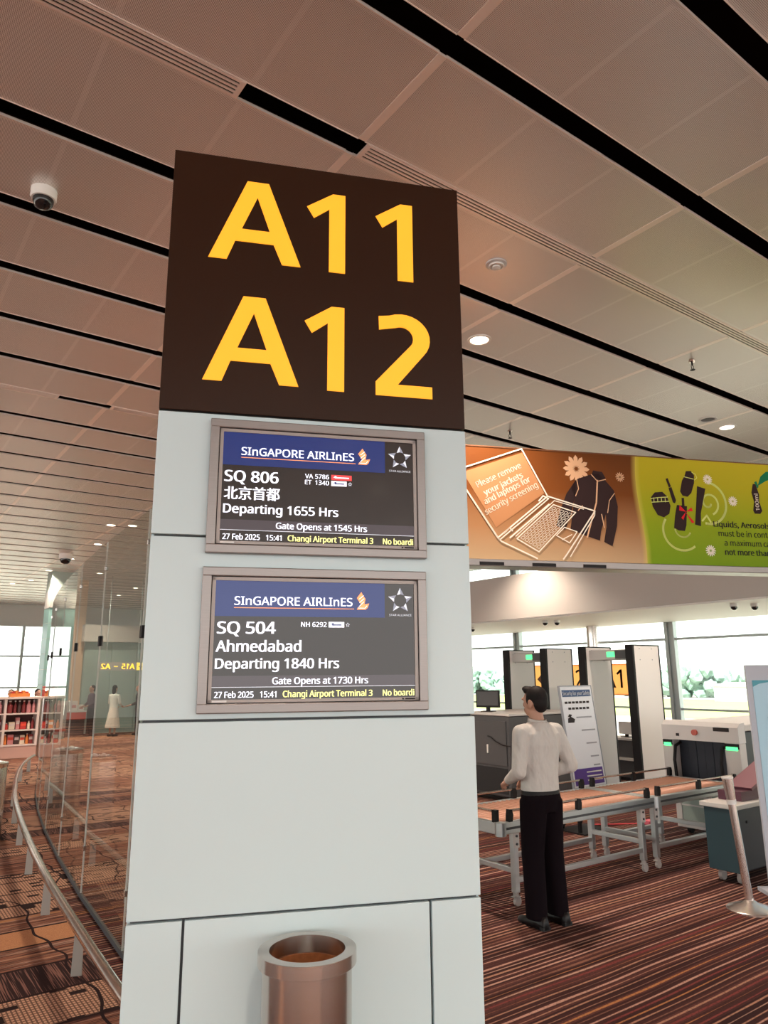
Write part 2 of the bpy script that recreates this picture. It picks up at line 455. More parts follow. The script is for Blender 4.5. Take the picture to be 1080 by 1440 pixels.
def stroke(pts, w):
    """polyline (x, z) -> list of thin quads"""
    out = []
    for (ax, az), (bx, bz) in zip(pts, pts[1:]):
        dx, dz = bx - ax, bz - az; l = math.hypot(dx, dz) or 1e-6
        nx, nz = -dz / l * w / 2, dx / l * w / 2; ex, ez = dx / l * w * .3, dz / l * w * .3
        out.append([(ax - ex + nx, az - ez + nz), (ax - ex - nx, az - ez - nz), (bx + ex - nx, bz + ez - nz), (bx + ex + nx, bz + ez + nz)])
    return out

def to_px(p):
    d = Vector(p) - Vector((0, 0, CAM_H)); w = d.dot(_f)
    if w <= .05: return None
    return 540 + FPX * d.dot(_r) / w, 720 - FPX * d.dot(_u) / w, w

# ================================================================== SETTING
mb = MB().quad([(-16, -14, 0), (17.4, -14, 0), (17.4, 40, 0), (-16, 40, 0)])
struct(put('floor', mb, 'carpet'), 'red brown carpet with woven stripes and bands')
CZ = 5.0
ceil = struct(put('ceiling', MB().box(-16, 17.4, -14, 40, CZ + .34, CZ + .5), 'void_black'), 'dark void above the perforated metal ceiling panels')
V0, DV, U0, DU, SLOT, JW = 1.44, .91, 2.17, 2.22, .145, .05
PW, PL = DV - SLOT, DU - JW
def panel_mb(mbp, cx=0.0, cy=0.0):
    x0, x1, y0, y1 = cx - PL / 2, cx + PL / 2, cy - PW / 2, cy + PW / 2
    mbp.cur = 0; mbp.quad([(x0, y0, 0), (x0, y1, 0), (x1, y1, 0), (x1, y0, 0)])
    mbp.cur = 1
    for y, s in ((y0, -1), (y1, 1)):      # turned-up lips along the slots
        mbp.box(x0, x1, y - .005 if s < 0 else y, y if s < 0 else y + .005, -.004, .014)
    mbp.cur = 2; mbp.box(x0 + .002, x1 - .002, y0 + .002, y1 - .002, .014, .03)
    mbp.cur = 0
    return mbp
pm = panel_mb(MB()).mesh('ceiling_panel', ['perforated_metal', 'edge_metal', 'void_black'])
jm = MB().box(-JW / 2 - .002, JW / 2 + .002, -PW / 2, PW / 2, -.003, .014).mesh('joint_strip', 'edge_metal')
spots = []
for k in range(-16, 38):
    vc = V0 + DV * (k + .5)
    for j in range(-8, 7):
        uc = U0 + DU * (j + .5)
        if uc + DU / 2 > 17.6: continue
        q = [to_px((uc + a * DU / 2, vc + b * DV / 2, CZ)) for a in (-1, 0, 1) for b in (-1, 1)]
        vis = any(t and -20 < t[0] < 1100 and -20 < t[1] < 1460 for t in q)
        c = math.hypot(uc, vc)
        spots.append((c if vis else 1e3 + c, uc, vc))
spots.sort()
rest = MB(); restj = MB()
for i, (d, uc, vc) in enumerate(spots):
    if i < 290 and d < 1e3:
        link('ceiling_panel', pm, ceil, (uc, vc, CZ)); link('joint_strip', jm, ceil, (uc + DU / 2, vc, CZ))
    else:
        b0 = len(rest.v); panel_mb(rest, uc, vc)
        rest.v[b0:] = [(x, y, z + CZ) for x, y, z in rest.v[b0:]]
        restj.box(uc + DU / 2 - JW / 2, uc + DU / 2 + JW / 2, vc - PW / 2, vc + PW / 2, CZ - .003, CZ + .014)
o = put('distant_ceiling_panel', rest, ['perforated_metal', 'edge_metal', 'void_black'], ceil); o['kind'] = 'stuff'
o = put('distant_joint_strip', restj, 'edge_metal', ceil); o['kind'] = 'stuff'

# --- bulkhead over the window wall, window wall
struct(put('wall_bulkhead', MB().box(13.0, 16.9, -12, 34, 3.10, 4.17), ['fascia_grey']), 'grey beam with white underside in front of the window wall')
struct(put('ceiling_soffit', MB().box(13.02, 16.95, -12, 34, 3.06, 3.098), 'soffit_white'), 'white soffit panel under the grey beam')
WU = 17.0
win = bpy.data.objects.new('window_1', None); col.objects.link(win); struct(win, 'tall window wall with grey mullions looking over the airfield')
mull_v = [10.94 + 5.35 * k for k in range(-4, 6)]
pz = [(0.06, .88), (.93, 2.60), (2.66, 3.10), (4.2, 5.3)]
for a, b in zip(mull_v, mull_v[1:]):
    for z0, z1 in pz:
        put('window_pane', MB().box(WU - .012, WU + .012, a + .12, b - .12, z0, z1), 'window_glass', win)
for v in mull_v:
    put('mullion', MB().box(WU - .08, WU + .08, v - .13, v - .045, 0, 5.35).box(WU - .08, WU + .08, v + .045, v + .13, 0, 5.35).box(WU - .03, WU + .03, v - .05, v + .05, 0, 5.35), 'mullion_grey', win)
for z0, z1 in ((0, .06), (.88, .93), (2.60, 2.66), (4.12, 4.2), (5.28, 5.36)):
    put('transom', MB().box(WU - .05, WU + .05, mull_v[0], mull_v[-1], z0, z1), 'mullion_grey', win)
put('window_head', MB().box(WU - .09, WU + .09, mull_v[0], mull_v[-1], 3.10, 4.14), 'fascia_grey', win)
struct(put('wall_column', MB().lathe([(.17, 0), (.17, 3.08)], 24, (16.45, 12.95, 0)), 'steel', None, True), 'round steel column before the window wall')

# --- far end of the hall
far = struct(put('wall_far', MB().box(-16, 17.3, 36, 36.2, 4.05, 5.1).box(-16, 2.4, 36, 36.2, 0, 4.05).box(8.1, 17.3, 36, 36.2, 0, 4.05), 'far_wall_grey'), 'grey wall and bulkhead at the far end of the hall')
w2 = bpy.data.objects.new('window_2', None); col.objects.link(w2); struct(w2, 'bright window at the far end of the hall')
for i in range(3):
    u0 = 2.4 + i * 1.9
    put('mullion', MB().box(u0 - .05, u0 + .05, 35.9, 36.1, 0, 4.05), 'mullion_grey', w2)
    for z0, z1 in ((.05, 1.35), (1.42, 2.7), (2.77, 4.05)):
        put('window_pane', MB().box(u0 + .05, u0 + 1.85, 35.99, 36.01, z0, z1), 'window_glass', w2)
for z in (0, 1.35, 2.7): put('transom', MB().box(2.4, 8.1, 35.94, 36.06, z, z + .07), 'mullion_grey', w2)

# --- outside
GZ = -5.0
struct(put('ground', MB().quad([(17.6, -250, GZ), (600, -250, GZ), (600, 600, GZ), (17.6, 600, GZ)]).quad([(-300, 41, GZ), (17.6, 41, GZ), (17.6, 600, GZ), (-300, 600, GZ)]), mottled('apron', (.46, .44, .38), .9, .05, .12)), 'pale concrete airfield apron')
struct(put('ground_grass', MB().quad([(105, -250, GZ + .05), (182, -250, GZ + .05), (182, 600, GZ + .05), (105, 600, GZ + .05)]), mottled('grass', (.30, .36, .10), .9, .08, .25)), 'strip of mown grass beside the runway')
def tree_line():
    bm = bmesh.new(); rnd = random.Random(3)
    for i in range(150):
        v = 20 + i * 1.75 + rnd.uniform(-1, 1); u = 196 + rnd.uniform(-6, 6); h = rnd.uniform(4.5, 8.5)
        n = rnd.randint(3, 5)
        for k in range(n):
            r = rnd.uniform(1.3, 2.6)
            mt = Matrix.Translation((u + rnd.uniform(-2, 2), v + rnd.uniform(-2, 2), GZ + h * (k + .6) / n))
            q = bmesh.ops.create_icosphere(bm, subdivisions=2, radius=r, matrix=mt)
            c = mt.translation
            for w in q['verts']: w.co = c + (w.co - c) * rnd.uniform(.72, 1.28)
    me = bpy.data.meshes.new('tree_line'); bm.to_mesh(me); bm.free()
    me.materials.append(mottled('far_foliage', (.20, .30, .26), .9, .3, .5)); return me
o = link('tree_line', tree_line()); o['kind'] = 'stuff'; o['label'] = 'hazy line of green trees beyond the airfield'; o['category'] = 'trees'
fb = thing('hangar_building', 'low pale blue hangar standing before the tree line', 'building', (176, 96, GZ))
put('wall', MB().box(-3, 3, -5, 5, 0, 3.6), mottled('hangar_blue', (.45, .56, .60), .7, .2, .05), fb)
put('roof', MB().prism([(-5.4, 3.6), (5.4, 3.6), (5, 4.1), (0, 4.5), (-5, 4.1)], 3.4, -3.4), mottled('hangar_roof', (.62, .66, .66), .6, .2, .05), fb, rot=(0, 0, R(90)))
for k in range(4): put('hangar_door', MB().box(-3.1, -3.0, -4.6 + k * 2.35, -2.5 + k * 2.35, 0, 2.8), 'mullion_grey', fb)

# ================================================================== PYLON
PA = R(-23)
PD = Vector((math.cos(PA), math.sin(PA), 0)); PN = Vector((-math.sin(PA), math.cos(PA), 0))
PO = PN * 3.05 - PD * .275
def P(x, y, z): return PO + PD * x + PN * y + Vector((0, 0, z))
PWID, PDEP = 1.37, .46
py = thing('gate_sign_pylon', 'tall pale grey gate pylon with brown A11 A12 top panel', 'sign pylon', PO, PA)
put('core', MB().box(.012, PWID - .012, .022, PDEP - .012, 0, 4.165), 'joint_dark', py)
G = .005
def skin(name, x0, x1, z0, z1, material):
    put(name, MB().bbox(x0 + (G if x0 > 0 else 0), x1 - (G if x1 < PWID else 0), 0, .024, z0 + G, z1 - G, .0025), material, py)
skin('sign_panel', 0, PWID, 2.892, 4.172, 'sign_brown')
for z0, z1 in ((2.35, 2.892), (1.612, 2.35), (.902, 1.612)): skin('cladding_panel', 0, PWID, z0, z1, 'pylon_panel')
for x0, x1 in ((0, .203), (.203, 1.158), (1.158, PWID)): skin('cladding_panel', x0, x1, .005, .902, 'pylon_panel')
for z0, z1, mm in ((2.892, 4.172, 'sign_brown'), (1.612, 2.892, 'pylon_panel'), (0, 1.612, 'pylon_panel')):
    for x0, x1 in ((0, .02), (PWID - .02, PWID)):
        put('side_panel', MB().bbox(x0, x1, .026, PDEP - .026, z0 + G, z1 - G, .0025), mm, py)
    put('back_panel', MB().bbox(0, PWID, PDEP - .024, PDEP, z0 + G, z1 - G, .0025), mm, py)
put('top_cap', MB().box(.005, PWID - .005, .005, PDEP - .005, 4.160, 4.170), 'sign_brown', py)
put('plinth', MB().box(.02, PWID - .02, .012, PDEP - .02, 0, .03), 'joint_dark', py)
def glyph_A(x, z):   # 0.418 wide, .415 high
    return [[(x, z), (x + .163, z + .415), (x + .262, z + .415), (x + .212, z + .335), (x + .144, z + .162), (x + .117, z + .098), (x + .082, z)],
            [(x + .262, z + .415), (x + .418, z), (x + .333, z), (x + .292, z + .098), (x + .273, z + .162), (x + .212, z + .335)],
            [(x + .144, z + .162), (x + .273, z + .162), (x + .292, z + .098), (x + .117, z + .098)]]
def glyph_1(x, z):   # flag at left, stem right edge at x+.184
    return [[(x, z + .332), (x + .034, z + .275), (x + .107, z + .331), (x + .107, z), (x + .184, z), (x + .184, z + .415), (x + .124, z + .415)]]
def glyph_2(x, z):
    pts_o, pts_i = [], []
    # bowl as an arc then a diagonal to the foot
    cx, cz, rx, rz = x + .128, z + .293, .136, .122
    for i in range(15):
        a = R(128) - R(168) * i / 14
        pts_o.append((cx + rx * math.cos(a), cz + rz * math.sin(a)))
        pts_i.append((cx - .004 + (rx - .078) * math.cos(a), cz + (rz - .066) * math.sin(a)))
    pts_o[0] = (x + .016, z + .395); pts_i[0] = (x + .018, z + .327)
    pts_o += [(x + .105, z + .058)]; pts_i += [(x, z + .066)]
    q = [[pts_o[i], pts_o[i + 1], pts_i[i + 1], pts_i[i]] for i in range(len(pts_o) - 1)]
    return q + [[(x, z), (x, z + .066), (x + .105, z + .058), (x + .27, z + .058), (x + .27, z)]]
for nm, g in (('letter', glyph_A(.171, 3.635)), ('numeral', glyph_1(.615, 3.628)), ('numeral', glyph_1(.948, 3.624)),
              ('letter', glyph_A(.172, 3.042)), ('numeral', glyph_1(.613, 3.035)), ('numeral', glyph_2(.944, 3.033))):
    flat(nm, g, 'sign_yellow', py, -.004, .006)

# ================================================================== FLIGHT DISPLAYS
def star_logo(cx, cz, s, parent, y):
    def pt(r, a): return (cx + s * r * math.cos(a), cz + s * r * math.sin(a))
    for k in range(5):
        a = R(90 - 72 * k)
        tip, p1, p2, md = pt(1.0, a), pt(.52, a - R(36)), pt(.50, a + R(30)), pt(.50, a)
        o = flat('star_point', [[tip, p2, md]], 'lit_silver_a', parent, y); flat('star_shade', [[tip, md, p1]], 'lit_silver_b', parent, y)
def bird_logo(x, z, s, parent, y):
    def q(l): return [(x + s * a, z + s * b) for a, b in l]
    o = flat('bird_emblem', [q([(.0, .66), (.26, 1.0), (.34, .84), (.10, .50)]), q([(.10, .50), (.34, .84), (.50, .62), (.44, .30)]), q([(.10, .50), (.44, .30), (.16, .12), (.22, .34)]),
                         q([(.0, .0), (.06, .13), (.16, .12), (.44, .30), (.56, .17), (.50, .0)]), q([(.56, .17), (.50, .0), (.62, .10), (.72, .36), (.58, .33), (.44, .30)])], 'lit_orange', parent, y)
    flat('feather_line', stroke(q([(.14, .60), (.38, .80)]), s * .035) + stroke(q([(.15, .40), (.40, .62)]), s * .035) + stroke(q([(.12, .17), (.40, .44)]), s * .035) + stroke(q([(.08, .09), (.46, .08), (.58, .22)]), s * .03), 'lit_white', o, y - .001)
    return o
def display(label, zb, lines, bodymat, bluemat, codes, xoff):
    """zb = height of the lower frame edge; all lettering is relative to the lower left corner of the frame"""
    L, Hh = .945, .582
    t = thing('flight_display', label, 'screen', P(.2195 + xoff, -.0315, zb), PA, None)
    fw = .038
    put('frame', MB().bbox(0, L, 0, .03, 0, fw, .004).bbox(0, L, 0, .03, Hh - fw, Hh, .004).bbox(0, fw, 0, .03, fw - .004, Hh - fw + .004, .004).bbox(L - fw, L, 0, .03, fw - .004, Hh - fw + .004, .004), 'bezel', t)
    iw = .017
    put('inner_bezel', MB().box(fw + .003, fw + iw, .008, .02, fw + .003, Hh - fw - .003).box(L - fw - iw, L - fw - .003, .008, .02, fw + .003, Hh - fw - .003).box(fw + .003, L - fw - .003, .008, .02, fw + .003, fw + iw - .002).box(fw + .003, L - fw - .003, .008, .02, Hh - fw - iw, Hh - fw - .003), 'inner_bezel_grey', t)
    put('backing', MB().box(.004, L - .004, .022, .032, .004, Hh - .004), 'black_plastic', t)
    put('brand_mark', MB().box(L - .100, L - .058, .005, .009, fw + .006, fw + .012).box(L - .113, L - .106, .005, .009, fw + .006, fw + .012), 'black_plastic', t)
    put('brand_sticker', MB().box(.058, .115, .0065, .009, fw + .005, fw + .012), 'machine_light', t)
    x0, x1, z0, z1 = .055, .902, .053, .528
    sc = put('screen', MB().box(x0, x1, .013, .02, z0, z1), bodymat, t); Y = .012
    flat('header_band', [[(x0, .382), (.761, .382), (.761, z1), (x0, z1)]], bluemat, sc, Y)
    flat('info_band', [[(x0, .102), (x1, .102), (x1, .145), (x0, .145)]], 'lit_band', sc, Y)
    flat('divider', [[(x0, .0995), (x1, .0995), (x1, .1015), (x0, .1015)]], 'lit_silver_a', sc, Y)
    Y2 = .0105
    text('airline_name', 'SInGAPORE AIRLInES', .131, .428, .0345, 'lit_white', sc, .490, y=Y2, bold=.05)
    flat('underline', [[(.131, .4155), (.628, .4155), (.628, .418), (.131, .418)]], 'lit_orange', sc, Y2)
    bird_logo(.640, .4145, .074, sc, Y2)
    star_logo(.829, .455, .055, sc, Y2)
    text('alliance_name', 'STAR ALLIANCE', .829, .389, .0085, 'lit_silver_a', sc, .098, 'C', y=Y2)
    for body, x, z, s, w, mm in lines:
        text('lettering', body, x, z, s, mm, sc, w, y=Y2, bold=.085)
    for body, z, w, badge, bw in codes:
        text('code_share', body, .405, z, .0195, 'lit_white', sc, w, y=Y2, bold=.06)
        bo = flat('airline_badge', [[(.52, z - .002), (.52 + bw, z - .002), (.52 + bw, z + .021), (.52, z + .021)]], badge, sc, Y2)
        flat('badge_mark', [[(.535, z + .006), (.52 + bw - .012, z + .006), (.52 + bw - .012, z + .011), (.535, z + .011)], [(.528, z + .008), (.537, z + .017), (.545, z + .013)]], 'lit_white' if badge == 'lit_red' else 'lit_blue', bo, Y2 - .001)
        if badge != 'lit_red':
            st = [(.535 + bw + .008 * (1 if k % 2 == 0 else .5) * math.cos(R(90 + 36 * k)), z + .009 + .008 * (1 if k % 2 == 0 else .5) * math.sin(R(90 + 36 * k))) for k in range(10)]
            flat('badge_star', stroke(st + st[:1], .0016), 'lit_silver_a', sc, Y2)
    return t
common = [('27 Feb 2025', .066, .060, .0235, .154, 'lit_white'), ('15:41', .245, .060, .0235, .066, 'lit_white'),
          ('Changi Airport Terminal 3', .336, .060, .0245, .370, 'lit_yellow'), ('No boardi', .749, .060, .0245, .136, 'lit_yellow')]
display('upper flight display showing SQ 806 departing 1655 on the pylon', 2.277,
        [('SQ 806', .064, .309, .048, .228, 'lit_white'), ('北京首都', .065, .236, .042, .234, 'lit_white'),
         ('Departing 1655 Hrs', .064, .173, .038, .488, 'lit_white'), ('Gate Opens at 1545 Hrs', .285, .111, .0265, .394, 'lit_white')] + common,
        'display_black', 'lit_blue', [('VA 5786', .339, .105, 'lit_red', .090), ('ET  1340', .312, .105, 'lit_white', .068)], 0)
display('lower flight display showing SQ 504 Ahmedabad on the pylon', 1.638,
        [('SQ 504', .066, .312, .048, .236, 'lit_white'), ('Ahmedabad', .064, .240, .044, .344, 'lit_white'),
         ('Departing 1840 Hrs', .064, .173, .040, .502, 'lit_white'), ('Gate Opens at 1730 Hrs', .292, .111, .0265, .396, 'lit_white')] + common,
        'display_black', 'lit_blue', [('NH 6292', .341, .107, 'lit_white', .066)], -.006)

# ================================================================== LITTER BIN BEFORE THE PYLON
bn = thing('litter_bin', 'round brushed steel litter bin with wide rim before the pylon', 'bin', P(.640, -.205, 0))
put('body', MB().lathe([(.155, 0), (.158, .01), (.158, .80), (.150, .80), (.150, .02), (.0, .02)], 48, cap=False), 'bin_steel', bn, True)
put('rim', MB().lathe([(.160, .7935), (.1735, .7935), (.1745, .7945), (.1745, .8365), (.1735, .8375), (.1355, .8375), (.1345, .8365), (.1345, .775)], 48, cap=False), 'bin_steel', bn, True)
put('liner', MB().lathe([(.1335, .77), (.133, .778), (.130, .778), (.122, .45), (.0, .45)], 48, cap=False), mottled('rusty_liner', (.42, .16, .06), .55, 40, .5, .3), bn, True)
put('crumpled_paper', MB()._add([(-.08, -.03, .68), (-.02, -.08, .70), (.05, -.04, .69), (-.03, -.035, .800), (.0, .03, .70)], [(0, 1, 3), (1, 2, 3), (2, 4, 3), (4, 0, 3), (0, 2, 1), (0, 4, 2)]), 'white_paint', bn)

# ================================================================== CEILING FIXTURES
DLAB = 'round recessed downlight with warm lens in the metal ceiling'
LAMP = bpy.data.lights.new('downlight_lamp', 'SPOT'); LAMP.energy = 560; LAMP.color = (1.0, .82, .66)
LAMP.spot_size = R(125); LAMP.spot_blend = .8; LAMP.shadow_soft_size = .09
def downlight(u, v, label=DLAB):
    """one fitting: all carry the same lamp; those over the hall behind and beside the camera are named _offscreen"""
    q = to_px((u, v, CZ)); off = '' if q and -12 < q[0] < 1092 and -12 < q[1] < 1452 else '_offscreen'
    t = thing('downlight' + off, label, 'downlight', (u, v, CZ), 0, 'recessed ceiling downlights')
    put('trim_ring', MB().lathe([(.118, 0), (.116, -.008), (.092, -.010), (.088, -.002)], 28, cap=False), 'white_paint', t, True)
    put('lens' + off, MB().lathe([(.09, -.003), (.06, -.006), (.001, -.007)], 28, cap=False), 'lamp_glow', t, True)
    l = bpy.data.objects.new('lamp' + off, LAMP); col.objects.link(l); l.parent = t; l.location = (0, 0, -.03)
# the row the photograph shows from the pylon to the far end of the corridor, and the single ones it shows elsewhere
for k in range(0, 9): downlight(4.65, 4.78 + 2.73 * k, 'glowing warm downlight in the ceiling just beside the brown pylon top' if k == 0 else DLAB)
downlight(9.18, 4.78, 'warm downlight in the ceiling next to the round grille speaker')
for u, v in ((4.25, 15.9), (6.1, 23.7), (6.43, 26.9), (8.26, 27.0), (8.47, 29.8), (4.3, 27.9)): downlight(u, v)
downlight(12.1, 11.7, 'warm downlight washing the grey beam above the window wall')
# the same ceiling goes on behind the camera, where the displays mirror its downlights
for k in range(-4, 0):
    for u in (-4.4, .12, 4.65, 9.18): downlight(u, -1.2 + 2.73 * (k + 1))
for k in range(0, 8): downlight(-4.4, 4.78 + 2.73 * k)
def dome_camera(u, v, z, label, s=1.0):
    t = thing('dome_camera', label, 'security camera', (u, v, z))
    put('housing', MB().lathe([(.075 * s, 0), (.075 * s, -.05 * s), (.070 * s, -.062 * s), (.06 * s, -.064 * s)], 24), 'white_paint', t, True)
    put('dome', MB().lathe([(.061 * s, -.060 * s), (.060 * s, -.080 * s), (.050 * s, -.105 * s), (.030 * s, -.120 * s), (.001, -.125 * s)], 24), 'dark_dome', t, True)
dome_camera(.686, 4.83, CZ, 'white dome security camera with black dome near the corridor ceiling slot', 1.1)
dome_camera(4.35, 20.4, CZ, 'white dome security camera far down the corridor above the glass partition', 2.2)
for i, (u, v) in enumerate(((13.66, 12.15), (13.86, 11.95), (13.5, 7.3), (13.84, 7.08), (13.85, 14.95))):
    t = thing('soffit_camera', 'small black and white dome camera under the white soffit', 'security camera', (u, v, 3.06), 0, 'cameras under the white soffit')
    put('housing', MB().lathe([(.07, 0), (.07, -.05), (.06, -.06)], 18), 'white_paint', t, True)
    put('dome', MB().lathe([(.062, -.055), (.058, -.09), (.03, -.118), (.001, -.122)], 18), 'dark_dome', t, True)
t = thing('smoke_detector', 'round ribbed smoke detector on the ceiling beside the pylon', 'smoke detector', (3.827, 3.706, CZ))
put('base', MB().lathe([(.085, 0), (.085, -.012), (.07, -.018), (.001, -.018)], 28), 'machine_grey', t, True)
put('ring', MB().lathe([(.062, -.016), (.060, -.030), (.050, -.030), (.048, -.018)], 28, cap=False), 'white_paint', t, True)
put('sensor_cap', MB().lathe([(.034, -.016), (.034, -.040), (.02, -.046), (.001, -.046)], 20), 'white_paint', t, True)
t = thing('ceiling_speaker', 'round dark grille speaker in the ceiling beside a downlight', 'speaker', (8.68, 4.76, CZ))
put('trim_ring', MB().lathe([(.115, 0), (.112, -.010), (.088, -.010), (.085, 0)], 28, cap=False), 'machine_grey', t, True)
put('grille', MB().lathe([(.086, -.002), (.05, -.006), (.001, -.007)], 24), 'charcoal_panel', t, True)
def sprinkler(u, v, label):
    t = thing('sprinkler', label, 'sprinkler', (u, v, CZ))
    put('escutcheon', MB().lathe([(.035, 0), (.030, -.012), (.012, -.014)], 16), 'steel', t, True)
    put('frame', MB().cyl((0, 0, -.01), (0, 0, -.05), .010, 8).tube([(0, 0, -.045), (.022, 0, -.06), (.018, 0, -.09), (0, 0, -.10)], .004, 6).tube([(0, 0, -.045), (-.022, 0, -.06), (-.018, 0, -.09), (0, 0, -.10)], .004, 6), 'black_plastic', t)
    put('deflector', MB().lathe([(.026, -.100), (.026, -.104)], 10), 'black_plastic', t)
sprinkler(6.838, 3.854, 'small dark sprinkler head under a pale ceiling panel near the linear diffuser')
sprinkler(6.884, 6.559, 'small dark sprinkler head just above the brown banner')
def diffuser(u0, u1, k, label):
    v = V0 + DV * k; w = SLOT - .012
    t = thing('air_diffuser', label, 'air diffuser', ((u0 + u1) / 2, v, CZ))
    h = (u1 - u0) / 2
    put('end_cap', MB().box(-h, -h + .03, -w / 2, w / 2, -.007, .006), 'edge_metal', t)
    put('end_cap', MB().box(h - .03, h, -w / 2, w / 2, -.007, .006), 'edge_metal', t)
    for i in range(5):
        c = -w / 2 + .010 + i * (w - .02) / 4
        put('slat', MB().box(-h, h, c - .0078, c + .0078, -.006, .001), 'edge_metal', t)
diffuser(-3.2, 1.40, 2, 'long slotted air diffuser ending just before the cross joint')
diffuser(2.22, 9.5, 2, 'long slotted air diffuser running behind the pylon top')
diffuser(-1.2, 1.62, 8, 'slotted air diffuser far along the corridor ceiling')
diffuser(2.22, 4.4, 8, 'slotted air diffuser far along the ceiling beside the pylon')

# ================================================================== OVERHEAD BANNER
BO = PN * 6.6 + PD * 1.62
BZ = 2.882
bnr = thing('security_banner', 'long overhead banner about jackets, laptops and liquids, brown and lime', 'banner', (BO.x, BO.y, BZ), PA)
BL, BH = 5.6, 1.146
put('print_face', MB().box(0, BL, 0, .012, 0, BH), 'banner_print', bnr)
put('box', MB().box(0, BL, .013, .22, -.0, BH), 'machine_grey', bnr)
put('bottom_rail', MB().bbox(0, BL, -.012, .235, -.07, -.002, .006), 'bezel', bnr)
put('top_rail', MB().box(0, BL, -.004, .225, BH, BH + .012), 'brown_ink', bnr)
put('support_post', MB().box(.02, .10, .06, .14, -BZ, -.07), 'steel', bnr)
put('support_post', MB().box(BL - .10, BL - .02, .06, .14, -BZ, -.07), 'steel', bnr)
for k in range(3):
    put('rail_clip', MB().box(.85 + k * .55, 1.10 + k * .55, -.02, .02, -.062, -.03), 'black_plastic', bnr)
def B(x, z): return (x - 1.62, z - BZ)
def Bp(l): return [B(*p) for p in l]
# laptop drawn in cream lines
flat('laptop_screen', [Bp([(2.36, 3.76), (2.977, 3.991), (3.196, 3.573), (2.66, 3.199), (2.36, 3.70)])], 'banner_screen', bnr, -.0015)
LW = .014
lap = Bp([(2.30, 3.78), (2.97, 4.03), (3.228, 3.543), (2.671, 3.095), (2.30, 3.66)])
ls = stroke(lap + lap[:1], LW) + stroke(Bp([(2.33, 3.62), (2.69, 3.075), (3.24, 3.52)]), LW * .8)
base = Bp([(3.228, 3.543), (3.746, 3.411), (3.399, 2.947), (3.36, 2.90)])
ls += stroke(base, LW) + stroke(Bp([(2.671, 3.095), (2.709, 3.06), (3.08, 2.90)]), LW) + stroke(Bp([(3.746, 3.411), (3.74, 3.365), (3.44, 2.93)]), LW * .7) + stroke(Bp([(2.86, 3.115), (3.30, 3.50), (3.62, 3.425)]), LW * .6)
ls += stroke(Bp([(2.80, 3.10), (3.24, 3.46)]), LW) + stroke(Bp([(2.74, 3.145), (2.80, 3.20), (2.83, 3.17)]), LW) + stroke(Bp([(3.13, 3.49), (3.18, 3.545), (3.23, 3.52)]), LW)
# keyboard: quadrilateral grid of key outlines
c00, c10, c11, c01 = [Vector(p) for p in Bp([(2.90, 3.10), (3.285, 3.44), (3.50, 3.375), (3.105, 2.99)])]
def kb(a, b): return (c00 * (1 - a) + c10 * a) * (1 - b) + (c01 * (1 - a) + c11 * a) * b
kl = [tuple(kb(a, b)) for a, b in ((-.04, -.06), (1.04, -.06), (1.04, 1.06), (-.04, 1.06), (-.04, -.06))]
ls += stroke(kl, LW * .8)
for r in range(5):
    for k in range(11):
        a0, a1, b0, b1 = k / 11 + .014, (k + 1) / 11 - .014, r / 5 + .035, (r + 1) / 5 - .035
        q = [tuple(kb(a, b)) for a, b in ((a0, b0), (a1, b0), (a1, b1), (a0, b1))]
        ls += stroke(q + q[:1], LW * .30)
pad = Bp([(3.394, 3.227), (3.53, 3.186), (3.44, 3.069), (3.30, 3.14)]); ls += stroke(pad + pad[:1], LW * .7)
ls += stroke(Bp([(3.36, 3.10), (3.47, 3.155)]), LW * .6)
# jacket silhouette under the laptop lines
jk = [[(3.561, 3.74), (3.44, 3.58), (3.36, 3.40), (3.306, 3.239), (3.402, 3.205), (3.47, 3.36), (3.531, 3.542)],
      [(3.561, 3.74), (3.70, 3.79), (3.811, 3.818), (3.882, 3.755), (3.982, 3.64), (3.93, 3.50), (3.87, 3.385), (3.80, 3.20), (3.78, 3.105), (3.62, 3.15), (3.46, 3.21), (3.49, 3.36), (3.531, 3.542), (3.50, 3.64)],
      [(3.982, 3.64), (4.012, 3.47), (3.985, 3.26), (3.917, 3.05), (3.826, 3.092), (3.865, 3.25), (3.87, 3.385), (3.93, 3.50)],
      [(3.74, 3.80), (3.76, 3.845), (3.86, 3.835), (3.90, 3.765), (3.82, 3.755)]]
flat('jacket', [Bp(p) for p in jk], 'banner_ink', bnr, -.0030)
flat('jacket_seam', stroke(Bp([(3.565, 3.74), (3.58, 3.64), (3.54, 3.56)]), .008) + stroke(Bp([(3.985, 3.61), (3.92, 3.53), (3.89, 3.40)]), .008) + stroke(Bp([(3.735, 3.80), (3.80, 3.73), (3.895, 3.755)]), .008) + stroke(Bp([(3.80, 3.74), (3.77, 3.50), (3.64, 3.135)]), .016) + stroke(Bp([(3.82, 3.38), (3.84, 3.24)]), .010) + stroke(Bp([(3.56, 3.41), (3.61, 3.46)]), .010), 'banner_pale', bnr, -.0042)
flat('laptop_outline', ls, 'cream_line', bnr, -.0055)
for i, (bt, x, z, w) in enumerate((('Please remove', 2.483, 3.596, .535), ('your jackets', 2.557, 3.515, .475), ('and laptops for', 2.557, 3.425, .568), ('security screening', 2.565, 3.322, .652))):
    b_ = B(x, z); text('lettering', bt, b_[0], b_[1], .062, 'cream_line', bnr, w, rot=R(26 + i), y=-.003, bold=.05 if i in (0, 3) else .09)
def daisy(x, z, r, n, material, w=.22):
    out = []
    for k in range(n):
        a = 2 * math.pi * k / n; ca, sa = math.cos(a), math.sin(a)
        out.append([(x + r * (t * ca - s * sa), z + r * (t * sa + s * ca)) for t, s in ((.12, 0), (.45, -w / 2), (.8, -w / 2), (1, 0), (.8, w / 2), (.45, w / 2))])
    return flat('flower', out, material, bnr, -.0018)
